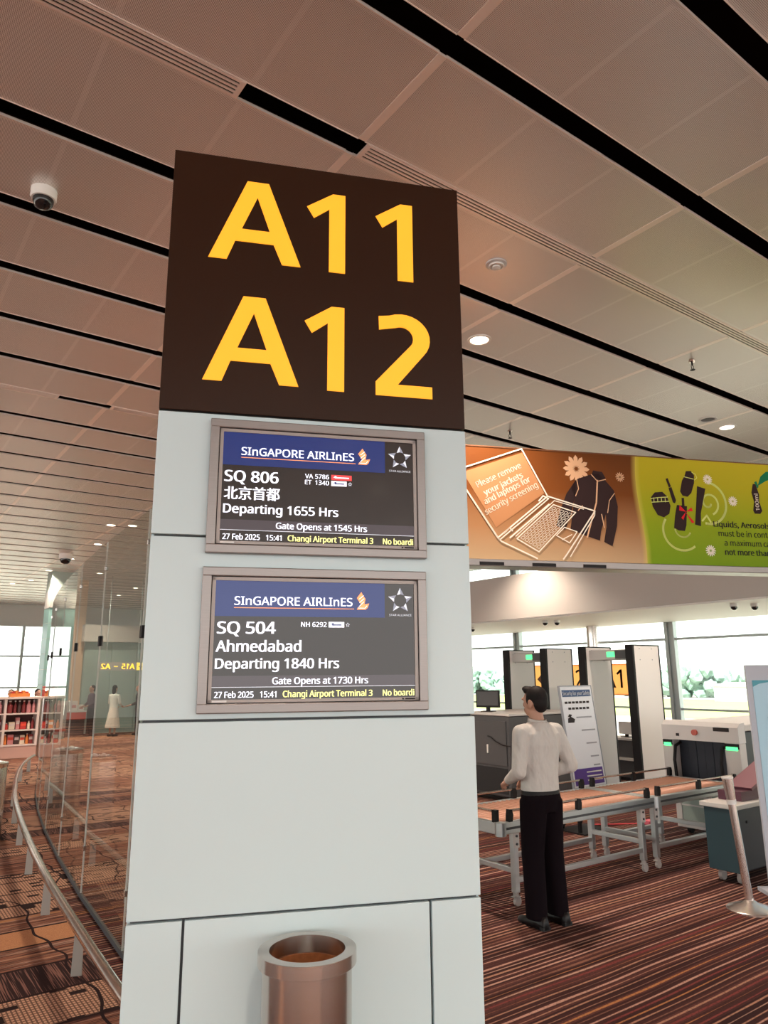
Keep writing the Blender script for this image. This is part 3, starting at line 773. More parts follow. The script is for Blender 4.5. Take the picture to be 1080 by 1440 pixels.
for x, z, r, n, mm in ((3.57, 3.852, .15, 12, 'banner_pale'), (4.065, 3.791, .055, 12, 'banner_pale'), (5.116, 3.82, .06, 14, 'cream_line'), (5.401, 3.591, .06, 14, 'cream_line'), (5.062, 3.039, .065, 14, 'cream_line')):
    daisy(*B(x, z), r, n, mm, .30 if r > .1 else .2)
# toiletries silhouettes
flat('cream_jar', [Bp([(4.41, 3.59), (4.46, 3.645), (4.55, 3.655), (4.60, 3.61), (4.633, 3.505), (4.61, 3.42), (4.542, 3.378), (4.47, 3.40), (4.42, 3.49)])], 'banner_ink', bnr)
flat('jar_band', stroke(Bp([(4.405, 3.575), (4.50, 3.59), (4.605, 3.60)]), .008) + stroke(Bp([(4.41, 3.535), (4.51, 3.545), (4.62, 3.555)]), .008) + [x for k in range(4) for x in stroke(Bp([(4.44 + k * .045, 3.545), (4.44 + k * .045, 3.585)]), .007)], 'banner_swirl', bnr, -.004)
flat('lipstick', [Bp([(4.605, 3.80), (4.63, 3.81), (4.66, 3.72), (4.635, 3.705)]), Bp([(4.63, 3.70), (4.665, 3.715), (4.705, 3.57), (4.69, 3.535), (4.665, 3.545)])], 'banner_ink', bnr)
flat('small_bottle', [Bp([(4.86, 3.90), (4.92, 3.905), (4.955, 3.86), (4.945, 3.77), (4.90, 3.66), (4.85, 3.615), (4.79, 3.625), (4.765, 3.67), (4.80, 3.79), (4.84, 3.85)])], 'banner_ink', bnr)
flat('bottle_band', stroke(Bp([(4.83, 3.835), (4.94, 3.815)]), .008) + stroke(Bp([(4.93, 3.89), (4.97, 3.87), (4.985, 3.83), (4.95, 3.805)]), .007), 'banner_swirl', bnr, -.004)
flat('tube', [Bp([(4.978, 3.739), (5.077, 3.715), (4.927, 3.303), (4.857, 3.322)][:2] + [(4.99, 3.44), (4.975, 3.30), (4.905, 3.315), (4.93, 3.45)])], 'banner_ink', bnr)
flat('perfume_bottle', [Bp([(4.775, 3.60), (4.805, 3.60), (4.80, 3.50), (4.77, 3.50)]), Bp([(4.71, 3.52), (4.83, 3.51), (4.80, 3.30), (4.775, 3.24), (4.70, 3.245), (4.65, 3.27), (4.675, 3.40)])], 'banner_ink', bnr)
flat('bow', [Bp([(4.81, 3.45), (4.74, 3.52), (4.73, 3.46)]), Bp([(4.81, 3.45), (4.88, 3.50), (4.895, 3.46)]), Bp([(4.81, 3.45), (4.77, 3.36), (4.745, 3.38)]), Bp([(4.80, 3.45), (4.90, 3.34), (4.87, 3.325)])], 'banner_red', bnr, -.0045)
def spiral(cx, cz, r0, r1, a0, a1, w):
    n = 30
    return stroke([(cx + (r0 + (r1 - r0) * i / n) * math.cos(a0 + (a1 - a0) * i / n), cz + (r0 + (r1 - r0) * i / n) * math.sin(a0 + (a1 - a0) * i / n)) for i in range(n + 1)], w)
for sw in (spiral(*B(5.08, 3.55), .24, .22, R(75), R(-100), .026), spiral(*B(5.10, 3.56), .13, .03, R(-70), R(330), .022), spiral(*B(4.72, 3.26), .19, .24, R(150), R(310), .024),
           spiral(*B(4.75, 3.27), .10, .09, R(-30), R(-170), .018), stroke(Bp([(5.0, 3.36), (5.06, 3.42), (5.10, 3.35)]), .02)):
    flat('swirl', sw, 'banner_swirl', bnr, -.0012)
flat('slim_bottle', [Bp([(5.68, 3.80), (5.715, 3.80), (5.745, 3.68), (5.735, 3.60), (5.76, 3.50), (5.73, 3.465), (5.66, 3.465), (5.645, 3.50), (5.67, 3.60), (5.65, 3.70)])], 'banner_ink', bnr)
b_ = B(5.725, 3.50); text('lettering', '100ml', b_[0], b_[1], .045, 'cream_line', bnr, .19, rot=R(90), y=-.004, bold=.06)
flat('leaf', [Bp([(5.74, 3.78), (5.79, 3.89), (5.87, 3.95), (5.99, 3.95), (5.93, 3.87), (5.85, 3.84)]), Bp([(5.70, 3.82), (5.73, 3.835), (5.75, 3.77), (5.735, 3.75)])], 'banner_green_dark', bnr)
for bt, x, z, w, bo in (('Liquids, Aerosols', 5.127, 3.300, .700, .09), ('must be in containers', 5.178, 3.200, .85, .03), ('a maximum capacity', 5.238, 3.100, .80, .03), ('not more than', 5.233, 3.000, .56, .09)):
    b_ = B(x, z); text('lettering', bt, b_[0], b_[1], .062, 'ink_dark', bnr, w, y=-.003, bold=bo)

# ================================================================== METAL DETECTOR GATES
def detector(vl, vr, label):
    u0, u1, h, th = 9.35, 10.0, 2.2, .12
    t = thing('metal_detector', label, 'metal detector', (u0, vr, 0), 0, None)
    wv = vl - vr
    for y in (0, wv - th):
        p = put('side_panel', MB().bbox(.02, u1 - u0 - .01, y, y + th, .03, h - .012, .012), 'gate_white', t)
        put('front_edge', MB().bbox(-.02, .035, y - .006, y + th + .006, 0, h, .012), 'black_plastic', p)
        put('rear_edge', MB().bbox(u1 - u0 - .02, u1 - u0 + .01, y - .006, y + th + .006, 0, h, .008), 'black_plastic', p)
        put('top_edge', MB().box(.0, u1 - u0, y - .004, y + th + .004, h - .014, h), 'black_plastic', p)
        put('foot', MB().box(-.03, u1 - u0 + .02, y - .02, y + th + .02, 0, .03), 'black_plastic', p)
        for a in (.16, .46):
            for z in (2.14, 1.98): put('screw', MB().cyl((a, y - .004, z), (a, y + .01, z), .009, 8), 'ink_grey', p)
    l = put('lintel', MB().bbox(.10, .52, th - .01, wv - th + .01, 1.985, 2.14, .01), 'machine_grey', t)
    put('lamp_housing', MB().box(.08, .105, th + .06, th + .26, 2.0, 2.125), 'charcoal_panel', l)
    put('green_display', MB().box(.09, .102, wv * .40, wv * .40 + .14, 2.03, 2.105), 'lit_green', l)
detector(7.66, 6.66, 'walk-through metal detector in front of the orange A11 board')
detector(9.32, 8.34, 'walk-through metal detector beside the dark screening machine')

# ================================================================== ORANGE GATE BOARD ON THE WINDOW
gb = thing('gate_board', 'orange gate board with brown arrow and numbers before the window', 'sign', (16.86, 15.63, 1.24), R(-90))
put('board', MB().quad([(0, 0, 0), (4.3, 0, 0), (4.3, 0, .78), (0, 0, .78)]), 'orange_film', gb)
put('rim', MB().box(-.02, 4.32, -.01, .03, -.02, 0).box(-.02, 4.32, -.01, .03, .78, .80).box(-.02, 0, -.01, .03, 0, .78).box(4.3, 4.32, -.01, .03, 0, .78), 'orange_film', gb)
put('bracket', MB().box(.5, .55, .05, .09, -1.24, .78).box(3.75, 3.80, .05, .09, -1.24, .78), 'mullion_grey', gb)
flat('arrow', [[(.20, .39), (.52, .66), (.62, .66), (.36, .43), (.95, .43), (.95, .35), (.36, .35), (.62, .12), (.52, .12)]], 'brown_ink', gb)
text('lettering', 'A12', .58 + .42, .17, .48, 'brown_ink', gb, .92, bold=.04)
text('lettering', 'A11', 2.60, .17, .48, 'brown_ink', gb, .98, bold=.04)

# ================================================================== ROLLER CONVEYOR TABLES
TZ = .65
def conveyor(u0, u1, v0, v1, leg_us, label, ends, guide_u):
    t = thing('roller_table', label, 'conveyor table', (u0, v0, 0)); L, W = u1 - u0, v1 - v0
    for y in (0, W - .045):
        f = put('side_rail', MB().bbox(0, L, y, y + .045, TZ - .09, TZ, .006), 'alloy', t)
        put('rail_groove', MB().box(.01, L - .01, y - .002 if y == 0 else y + .043, y + .002 if y == 0 else y + .047, TZ - .056, TZ - .038), 'joint_dark', f)
    for x in (0, L - .045): put('end_rail', MB().bbox(x, x + .045, .04, W - .04, TZ - .09, TZ, .006), 'alloy', t)
    put('corner_cap', MB().lathe([(.045, TZ - .095), (.045, TZ + .004)], 14, (.02, .02, 0)), 'alloy', t, True)
    n = int((L - .12) / .056); rm = MB().cyl((0, .045, TZ - .02), (0, W - .045, TZ - .02), .0195, 10).mesh('roller', 'roller_orange')
    rm.polygons.foreach_set('use_smooth', [True] * len(rm.polygons))
    for i in range(n): link('roller', rm, t, (.085 + i * (L - .17) / (n - 1), 0, 0))
    for x in leg_us:
        for y in (.10, W - .12):
            l = put('leg', MB().bbox(x - .025, x + .025, y - .025, y + .025, .10, TZ - .085, .005), 'alloy', t)
            put('leg_bracket', MB().box(x - .03, x + .03, y - .032, y - .026, TZ - .22, TZ - .10), 'machine_grey', l)
            for z in (TZ - .13, TZ - .19): put('bolt', MB().cyl((x, y - .04, z), (x, y - .03, z), .010, 8), 'joint_dark', l)
            put('castor', MB().cyl((x, y, .10), (x, y, .07), .022, 10).box(x - .03, x + .03, y - .022, y + .022, .066, .074).cyl((x + .012, y - .013, .034), (x + .012, y + .013, .034), .034, 14), 'castor_clear', l)
        put('cross_stretcher', MB().bbox(x - .02, x + .02, .12, W - .14, .24, .28, .004), 'alloy', t)
    for y in (.10, W - .12): put('long_stretcher', MB().bbox(min(leg_us), max(leg_us), y - .02, y + .02, .17, .21, .004), 'alloy', t)
    # guide rods on black brackets
    for y in (.02, W - .02):
        xs = [x for x in guide_u]
        for x in xs:
            put('guide_bracket', MB().prism([(x - .022, TZ - .002), (x + .022, TZ - .002), (x + .030, TZ + .05), (x + .018, TZ + .088), (x - .012, TZ + .09), (x - .02, TZ + .05)], y + .018, y - .018), 'black_plastic', t)
        put('guide_rod', MB().cyl((xs[0], y, TZ + .078), (xs[-1], y, TZ + .078), .010, 8), 'steel_rail', t, True)
    if ends:
        for y in (.07, W - .07): put('guide_bracket', MB().box(0, .036, y - .022, y + .022, TZ - .002, TZ + .09), 'black_plastic', t)
        put('guide_rod', MB().cyl((.018, .07, TZ + .078), (.018, W - .07, TZ + .078), .010, 8), 'steel_rail', t, True)
conveyor(4.26, 6.265, 4.36, 5.16, (.24, 1.91), 'long aluminium roller table with orange rollers before the man', True, (.12, .95, 1.92))
conveyor(6.29, 7.74, 4.36, 5.16, (.085, 1.02), 'short aluminium roller table leading into the open X-ray machine', False, (.06, .75, 1.42))

# ================================================================== X-RAY MACHINE AT THE TABLE'S END
XU, XV0, XV1 = 7.80, 4.33, 5.25
xr = thing('xray_machine', 'grey baggage X-ray machine with black curtain at the table end', 'X-ray machine', (XU, XV0, 0)); W = XV1 - XV0
put('base_cabinet', MB().bbox(.10, 2.2, .03, W - .03, .08, .56, .01), 'machine_light', xr)
bp = put('front_window', MB().box(.085, .098, .18, W - .10, .13, .52), 'far_panel_green', xr)
for y in (.18, .50, W - .12): put('window_bar', MB().box(.075, .10, y, y + .02, .13, .52), 'machine_light', bp)
put('window_bar', MB().box(.075, .10, .18, W - .10, .32, .335), 'machine_light', bp)
put('tunnel', MB().bbox(.14, 2.2, .02, W - .02, .57, 1.16, .02), 'cabinet_dark', xr)
hd = put('hood', MB().prism([(0, 1.04), (.0, 1.20), (.05, 1.245), (.14, 1.25), (.14, 1.04)], W - .0, 0), 'machine_light', xr)
put('label_plate', MB().box(-.006, .0, .10, .28, 1.155, 1.195), 'ink_dark', hd); put('emergency_button', MB().cyl((-.03, .50, 1.13), (.0, .50, 1.13), .032, 16), mat('button_red', (.55, .10, .07), .4), hd, True)
put('warning_mark', MB().box(-.004, .0, .70, .74, 1.08, 1.11), 'ink_dark', hd)
for y0, y1 in ((0, .17), (W - .13, W)):
    c = put('side_post', MB().bbox(0, .135, y0, y1, .56, 1.04, .008), 'machine_grey', xr)
    put('post_cap', MB().box(-.003, .02, y0 + .004, y1 - .004, .98, 1.035), 'black_plastic', c)
    put('green_lamp', MB().bbox(-.012, .005, y0 + .02, y1 - .02, .965, 1.003, .004), 'lit_green', c)
for k in range(6):
    y = .175 + k * (W - .315) / 6
    put('curtain_strip', MB().box(.12 + .004 * (k % 2), .128 + .004 * (k % 2), y, y + (W - .315) / 6 - .004, .58, 1.04), 'navy_curtain', xr)
for y in (.20, W - .16):
    put('grab_bar', MB().tube([(-.02, y, .58), (-.04, y, .82), (.0, y, .97), (.10, y, 1.0)], .018, 8), 'black_plastic', xr, True)
put('top_cover', MB().bbox(.14, 2.2, .0, W, 1.16, 1.23, .01), 'machine_grey', xr)
for x in (.25, 2.0):
    for y in (.10, W - .10): put('castor', MB().cyl((x, y - .02, .045), (x, y + .02, .045), .045, 14), 'black_plastic', xr, True)

# second lane: dark machine behind the pylon edge
dx = thing('xray_machine', 'tall charcoal screening machine with a hanging cable beside the gate', 'X-ray machine', (7.8, 7.72, 0))
put('housing', MB().bbox(0, 1.46, 0, 1.0, .08, 1.19, .02), 'charcoal_panel', dx)
put('top_trim', MB().bbox(-.01, 1.46, -.01, 1.01, 1.19, 1.225, .006), 'machine_grey', dx)
put('door_panel', MB().bbox(-.015, .0, .06, .94, .5, 1.12, .005), 'charcoal_panel', dx)
put('handle', MB().bbox(-.035, -.012, .42, .445, .66, .78, .004), 'white_paint', dx)
put('cable', MB().tube([(-.02, .43, .90), (-.03, .36, .89), (-.03, .26, .83), (-.03, .12, .79), (-.02, -.02, .78)], .008, 6), 'black_plastic', dx)
put('lower_panel', MB().bbox(-.012, .0, .06, .94, .12, .47, .005), 'black_matt', dx)
for x in (.2, 1.3):
    for y in (.12, .88): put('castor', MB().cyl((x, y - .02, .045), (x, y + .02, .045), .045, 12), 'black_plastic', dx)
mo = thing('monitor', 'small dark monitor on top of the charcoal screening machine', 'monitor', (8.1, 8.45, 1.225), R(-90 + 20))
put('screen', MB().bbox(-.20, .20, -.02, .02, .06, .32, .008), 'black_plastic', mo); put('stand', MB().box(-.03, .03, -.015, .015, .0, .08), 'black_plastic', mo)
put('foot', MB().bbox(-.10, .10, -.07, .07, 0, .012, .003), 'black_plastic', mo); put('display', MB().box(-.18, .18, -.0225, -.0195, .09, .30), 'charcoal_panel', mo)
# equipment seen between the gates
eq = thing('screening_console', 'low grey screening console seen between the two gates', 'console', (11.0, 7.75, 0))
put('cabinet', MB().bbox(0, .9, 0, .75, .05, .66, .01), 'charcoal_panel', eq); put('worktop', MB().bbox(-.03, .93, -.03, .78, .66, .70, .006), 'machine_grey', eq)
put('shelf', MB().bbox(-.10, .0, .05, .70, .34, .38, .004), 'machine_grey', eq); put('foot', MB().box(.02, .88, .02, .73, 0, .05), 'black_plastic', eq)
mo = thing('monitor', 'small pale backed monitor on the low grey console', 'monitor', (11.15, 8.2, .70), R(-90))
put('screen', MB().bbox(-.15, .15, -.02, .02, .05, .26, .008), 'machine_light', mo); put('stand', MB().box(-.03, .03, -.01, .012, 0, .06), 'black_plastic', mo); put('foot', MB().bbox(-.09, .09, -.06, .06, 0, .012, .003), 'black_plastic', mo)

# ================================================================== TEAL CABINET
cb = thing('rolling_cabinet', 'dark teal rolling cabinet with grey top beside the stanchion', 'cabinet', (6.41, 3.66, 0))
put('body', MB().bbox(0, 1.25, 0, .29, .10, .615, .015), ['cabinet_dark'], cb)
put('end_panel', MB().bbox(-.012, .0, .0, .29, .10, .615, .004), 'teal_panel', cb)
put('top', MB().bbox(-.03, 1.27, -.03, .32, .615, .655, .006), 'cabinet_top', cb)
put('lock', MB().cyl((.16, -.006, .50), (.16, .005, .50), .012, 10), 'black_plastic', cb)
for x in (.09, 1.12):
    for y in (.06, .23):
        c = put('castor', MB().cyl((x, y - .016, .045), (x, y + .016, .045), .045, 16), 'castor_clear', cb, True)
        put('castor_fork', MB().box(x - .02, x + .02, y - .024, y + .024, .07, .105), 'machine_grey', c)
bt = thing('belt_cover', 'maroon sloped cover resting on the teal cabinet top', 'cover', (6.62, 3.70, .655))
put('wedge', MB().prism([(0, 0), (.9, 0), (.9, .26), (.75, .26), (.20, .08), (0, .08)], .23, .01), 'maroon', bt)
put('top_strip', MB().prism([(.18, .078), (.75, .262), (.9, .262), (.9, .285), (.74, .285), (.16, .10)], .24, 0), 'maroon_light', bt)

# ================================================================== POSTER STAND
ps = thing('poster_stand', 'leaning security notice poster on a stand behind the man', 'poster', (6.93, 5.86, 0), 0)
lean = Matrix.Rotation(R(-12), 4, 'X')
pz0 = .50
pp = put('board', MB().box(0, .57, 0, .02, 0, 1.14), 'poster_white', ps, loc=(0, 0, pz0), rot=(R(-7), 0, 0))
put('rim', MB().box(-.012, 0, -.004, .024, -.012, 1.152).box(.57, .582, -.004, .024, -.012, 1.152).box(0, .57, -.004, .024, 1.14, 1.152).box(0, .57, -.004, .024, -.012, 0), 'ink_grey', pp)
flat('title_band', [[(.025, 1.02), (.545, 1.02), (.545, 1.10), (.025, 1.10)]], 'poster_navy', pp)
text('lettering', 'Security for your Safety', .285, 1.04, .040, 'poster_white', pp, .50, 'C', y=-.004, bold=.06)
flat('subtitle_print', [[(.05 + k * .066, .94), (.10 + k * .066, .94), (.10 + k * .066, .965), (.05 + k * .066, .965)] for k in range(7)] + [[(.10 + k * .066, .87), (.15 + k * .066, .87), (.15 + k * .066, .895), (.10 + k * .066, .895)] for k in range(6)], 'ink_dark', pp)
flat('pictogram', [[(.06, .72), (.17, .72), (.19, .76), (.12, .79), (.07, .77)], [(.07, .79), (.10, .82), (.15, .81), (.12, .785)]], 'ink_dark', pp)
for i, (x, z, w) in enumerate(((.22, .77, .28), (.28, .62, .25), (.33, .47, .19), (.37, .32, .15), (.40, .22, .12))):
    flat('caption_print', [[(x, z), (x + w, z), (x + w, z + .016), (x, z + .016)]], 'ink_grey', pp)
flat('purple_panel', [[(.03, .02), (.545, .02), (.545, .20), (.03, .20)]], 'poster_purple', pp)
flat('panel_print', [[(.25, z), (.52, z), (.52, z + .014), (.25, z + .014)] for z in (.06, .105, .15)], 'machine_light', pp, -.004)
put('stand_leg', MB().tube([(.15, .03, .62), (.13, .32, .012)], .014, 8).tube([(.42, .03, .62), (.44, .32, .012)], .014, 8), 'black_plastic', ps)
put('stand_post', MB().box(.05, .09, .004, .03, 0, .55).box(.48, .52, .004, .03, 0, .55).box(.03, .54, -.08, .34, 0, .014), 'black_plastic', ps)

# ================================================================== BLUE STANDEE AND STANCHION
sd = thing('information_standee', 'tall pale blue information standee beside the dark teal rolling cabinet', 'standee', (6.33, 3.385, 0), HD - R(90))
put('panel', MB().bbox(0, .80, 0, .03, .03, 1.845, .005), 'standee_grey', sd)
put('base', MB().box(-.02, .82, -.15, .18, 0, .03), 'standee_grey', sd)
pr = put('print', MB().box(.045, .755, -.004, -.001, .08, 1.715), 'standee_blue', sd)
flat('crest', [[(.045, 1.715), (.045, 1.66), (.10, 1.685), (.22, 1.705), (.45, 1.715)]], 'standee_teal', pr, -.006)
text('lettering', 'Please', .40, 1.455, .042, 'standee_teal', pr, .30, 'C', y=-.006, bold=.06)
text('lettering', 'boarding', .40, 1.365, .042, 'standee_teal', pr, .52, 'C', y=-.006, bold=.06)
flat('small_print', [[(.23 + k * .07, 1.30), (.285 + k * .07, 1.30), (.285 + k * .07, 1.32), (.23 + k * .07, 1.32)] for k in range(5)], 'ink_grey', pr, -.006)
for z in (1.08, .70):
    flat('icon_disc', [[(.40 + .24 * math.cos(R(a)), z + .075 * math.sin(R(a))) for a in range(0, 360, 20)]], 'standee_yellow', pr, -.006)
    flat('icon_ring', spiral(.25, z, .035, .035, 0, 2 * math.pi, .010), 'brown_ink', pr, -.0075)
    flat('small_print', [[(.22, z - .16), (.58, z - .16), (.58, z - .145), (.22, z - .145)]], 'standee_teal', pr, -.006)
st = thing('stanchion', 'polished steel queue stanchion leaning slightly on a round base', 'stanchion', (5.85, 3.30, 0))
put('base', MB().lathe([(.175, 0), (.175, .012), (.165, .020), (.06, .055), (.03, .075), (.028, .09)], 36), 'stanchion_steel', st, True)
tl = (Matrix.Rotation(R(0), 3, 'X'))
top = _r0 * -.075 + Vector((0, 0, .96))
put('post', MB().cyl((0, 0, .03), top * .80, .030, 20), 'stanchion_steel', st, True)
put('collar', MB().cyl(top * .80, top * .835, .036, 20), 'machine_light', st, True)
put('belt_head', MB().cyl(top * .835, top, .034, 20, .042), 'stanchion_steel', st, True)
put('head_cap', MB().cyl(top, top * 1.012, .045, 20), 'machine_light', st, True)
wg = thing('metal_wedge', 'small shiny metal plate on the carpet by the man\'s shoe', 'metal plate', (4.62, 4.22, 0), R(25))
put('plate', MB().prism([(-.10, 0), (.10, 0), (.10, .07), (.085, .07)], .05, -.05), 'steel_rail', wg)
put('foot', MB().box(.07, .10, -.06, .06, 0, .012), 'steel_rail', wg)

# ================================================================== GLASS PARTITION AND BUMPER RAIL
RV = [(3.3, 1.262), (4.09, 1.296), (4.75, 1.345), (5.53, 1.395), (6.81, 1.492), (8.585, 1.677), (10.54, 1.921), (12.25, 2.19), (14.04, 2.54), (15.73, 2.955), (16.48, 3.218), (17.2, 3.52)]
def rail_u(v):
    v = max(RV[0][0], min(RV[-1][0], v))
    for (a, ua), (b, ub) in zip(RV, RV[1:]):
        if v <= b: return ua + (ub - ua) * (v - a) / (b - a)
    return RV[-1][1]
def rail_s(v): return sum(rail_u(v + d) for d in (-.6, -.3, 0, .3, .6)) / 5
rl = thing('bumper_rail', 'curved polished steel bumper rail on flat posts along the glass', 'rail', (0, 0, 0))
vs = [3.3 + i * .29 for i in range(47)]
put('rail_tube', MB().tube([(rail_s(v), v, .25) for v in vs], .032, 14), 'steel_rail', rl, True)
for v in [3.75 + 1.38 * k for k in range(10)]:
    u = rail_s(v)
    put('post', MB().prism([(-.032, 0), (.032, 0), (.026, .235), (-.026, .235)], .008, -.008), 'rail_post_grey', rl, loc=(u, v, 0), rot=(0, 0, R(-25)))
gp = thing('glass_partition', 'frameless glass partition of tall panes beside the curved rail', 'glass partition', (0, 0, 0))
jv = [3.75, 5.28, 6.82, 8.33, 9.85, 11.35, 12.85, 14.35, 15.85, 17.2]
GH = 3.0
def gpt(v): return Vector((rail_s(v) + .31, v, 0))
for a, b in zip(jv, jv[1:]):
    pa, pb = gpt(a), gpt(b); d = (pb - pa); L = d.length; ang = math.atan2(d.y, d.x)
    put('glass_pane', MB().box(.006, L - .006, -.006, .006, .03, GH), 'partition_glass', gp, loc=pa, rot=(0, 0, ang))
    put('floor_channel', MB().box(0, L, -.012, .012, 0, .034), 'joint_dark', gp, loc=pa, rot=(0, 0, ang))
    put('pane_edge', MB().box(-.0025, .0025, -.0065, .0065, .034, GH), 'machine_light', gp, loc=pa, rot=(0, 0, ang))
    for z in (.38, 2.10, 2.75):
        put('clamp', MB().bbox(-.03, .03, -.018, .018, z - .045, z + .045, .005) if z == 2.10 else MB().bbox(-.018, .018, -.014, .014, z - .02, z + .02, .003), 'black_plastic' if z == 2.10 else 'steel_rail', gp, loc=pa, rot=(0, 0, ang))
def steel_bin(u, v, label):
    t = thing('litter_bin', label, 'bin', (u, v, 0))
    put('body', MB().lathe([(.20, 0), (.205, .02), (.205, .82)], 32), 'bin_steel', t, True)
    put('rim', MB().lathe([(.207, .80), (.212, .81), (.212, .85), (.15, .862), (.145, .82)], 32, cap=False), 'steel_rail', t, True)
    put('tray', MB().lathe([(.15, .835), (.001, .835)], 24, cap=False), 'charcoal_panel', t)
    put('crumpled_litter', MB().ell((.05, 0, .86), (.05, .04, .03), 7, 4).ell((-.06, .03, .855), (.035, .05, .03), 6, 4), 'white_paint', t)
steel_bin(1.42, 9.6, 'steel bin standing on the corridor side of the curved rail')
steel_bin(2.53, 10.75, 'tall steel bin with litter behind the glass partition')  # added behind the panes to imitate the first bin's reflection

# ================================================================== SHOP AND FAR END OF THE CORRIDOR
su = thing('shop_shelf', 'low open shop shelf with three tiers of red goods', 'shelf', (2.2, 19.0, 0))
SL = 1.58
put('back_panel', MB().box(0, SL, .40, .43, .27, 1.33), 'shelf_back', su)
put('plinth', MB().bbox(0, SL, .0, .43, 0, .27, .008), 'shelf_base', su)
for z in (.27, .60, .965): put('tier', MB().box(0, SL, -.02, .41, z, z + .03), 'shelf_paint', su)
put('top_board', MB().bbox(-.03, SL + .03, -.03, .45, 1.31, 1.36, .006), 'shelf_paint', su)
for x in (0, .83, SL - .05): put('upright', MB().box(x, x + .05, -.015, .40, .26, 1.32), 'shelf_paint', su)
rnd = random.Random(11)
cols = [('dark red', (.22, .02, .02)), ('pink', (.55, .22, .22)), ('orange', (.75, .22, .04)), ('scarlet', (.55, .03, .02)), ('cream', (.72, .60, .45)), ('dark brown', (.06, .02, .015))]
goods = {}
tiers = (('lower', .63 - .33), ('middle', .63), ('upper', .995))
for ti, (tn, z) in enumerate(tiers):
    for bay, (a, b) in enumerate(((.06, .82), (.89, 1.52))):
        x = a
        while x < b - .07:
            w = rnd.choice((.075, .09, .11, .14)); w = min(w, b - x - .004); h = rnd.uniform(.15, .26) if ti != 2 else .28
            cn, cc = cols[rnd.choice((0, 1, 1, 3, 5)) if ti == 2 else rnd.randrange(6)]
            key = (cn, round(w, 3), ti == 2)
            kind = 'bottle' if (w < .08 or ti == 2) else 'packet'
            lab = f'{cn} {kind} on the {tn} tier of the shop shelf'
            t = thing(kind, lab, kind, (2.2 + x + w / 2, 19.13, z + .0), 0, f'goods on the {tn} shop tier')
            mname = 'goods_' + cn.replace(' ', '_'); mat(mname, cc, .4)
            if kind == 'bottle':
                put('body', MB().lathe([(w * .42, 0), (w * .45, .02), (w * .45, h * .62), (w * .2, h * .78), (w * .18, h * .92)], 10), mname, t, True)
                put('cap', MB().lathe([(w * .22, h * .90), (w * .22, h)], 8), 'shelf_paint', t)
            else:
                put('carton', MB().bbox(-w * .46, w * .46, 0, .14, 0, h, .006), mname, t)
                put('flap', MB().box(-w * .40, w * .40, -.004, .0, h * .45, h * .75), 'shelf_paint' if rnd.random() < .5 else 'red_bright', t)
            x += w + .006
bk = thing('basket', 'orange basket of packets on top of the shop shelf', 'basket', (3.35, 19.2, 1.36))
put('tray', MB().box(-.2, .2, -.12, .12, 0, .02).box(-.2, .2, -.13, -.12, 0, .08).box(-.2, .2, .12, .13, 0, .08).box(-.21, -.2, -.13, .13, 0, .08).box(.2, .21, -.13, .13, 0, .08), 'goods_orange', bk)
for k in range(5): put('packet', MB().bbox(-.18 + k * .075, -.115 + k * .075, -.09, .09, .02, .12 + .02 * (k % 2), .004), ('goods_scarlet', 'goods_orange')[k % 2], bk)
pl = thing('shelf_end_pillar', 'mirrored steel pillar closing the end of the shop shelf', 'pillar', (3.948, 19.1, 0))
put('shaft', MB().bbox(-.12, .12, -.12, .25, 0, 1.33, .01), 'steel', pl); put('cap', MB().bbox(-.14, .14, -.14, .27, 1.33, 1.36, .005), 'shelf_paint', pl)
rb = thing('gift_box', 'red gift box standing on the mirrored steel pillar', 'box', (3.955, 19.1, 1.36))
put('carton', MB().bbox(-.12, .12, -.1, .1, 0, .23, .006), 'red_box', rb); put('ribbon', MB().box(-.125, .125, -.104, .104, .16, .18), 'goods_cream', rb); put('bow', MB().ell((-.03, 0, .25), (.035, .02, .02), 8, 5).ell((.04, 0, .25), (.035, .02, .02), 8, 5), 'goods_cream', rb)
tc = thing('glass_column', 'pale green glass clad column behind the partition', 'column', (4.78, 24.0, 0))
for k in range(2):
    for j in range(6): put('glass_panel', MB().bbox(k * .38, k * .38 + .37, 0, .72, 1.12 + j * .46, 1.12 + j * .46 + .45, .004), 'teal_glass', tc)
put('head_panel', MB().bbox(-.005, .755, -.01, .73, 3.88, 4.42, .006), 'far_wall_grey', tc); put('core', MB().box(.01, .74, .01, .70, 0, CZ), 'far_panel_green', tc)
put('base_panel', MB().bbox(-.01, .76, -.02, .73, .30, .98, .006), 'far_wall_grey', tc); put('base_trim', MB().box(-.02, .77, -.03, .74, .22, .30), 'red_box', tc); put('ledge', MB().box(-.03, .78, -.04, .75, .98, 1.1), 'white_paint', tc)
ct = thing('shop_counter', 'shop counter with a bright red front edge and white packages', 'counter', (5.55, 24.9, 0))
put('cabinet', MB().bbox(.02, .76, .02, .6, .02, .50, .008), 'charcoal_panel', ct); put('red_edge', MB().bbox(0, .78, -.02, .62, .50, .72, .01), 'red_bright', ct); put('worktop', MB().bbox(-.01, .79, -.03, .63, .72, .76, .006), 'white_paint', ct)
put('kick_board', MB().box(.03, .75, .03, .58, 0, .02), 'black_matt', ct)
for k, (x, w, h) in enumerate(((.06, .2, .22), (.30, .24, .30), (.56, .18, .18))):
    t = thing('package', ('small', 'large', 'flat')[k] + ' white package on the red edged shop counter', 'package', (5.55 + x + w / 2, 25.15, .76))
    put('carton', MB().bbox(-w / 2, w / 2, -.12, .12, 0, h, .01), 'white_paint', t); put('label', MB().box(-w * .3, w * .3, -.124, -.12, h * .3, h * .6), 'goods_pink', t)
pw = struct(put('wall_back', MB().box(6.30, 11.5, 25.6, 25.75, 0, 2.95), 'far_panel_green'), 'pale green panelled wall behind the glass partition')
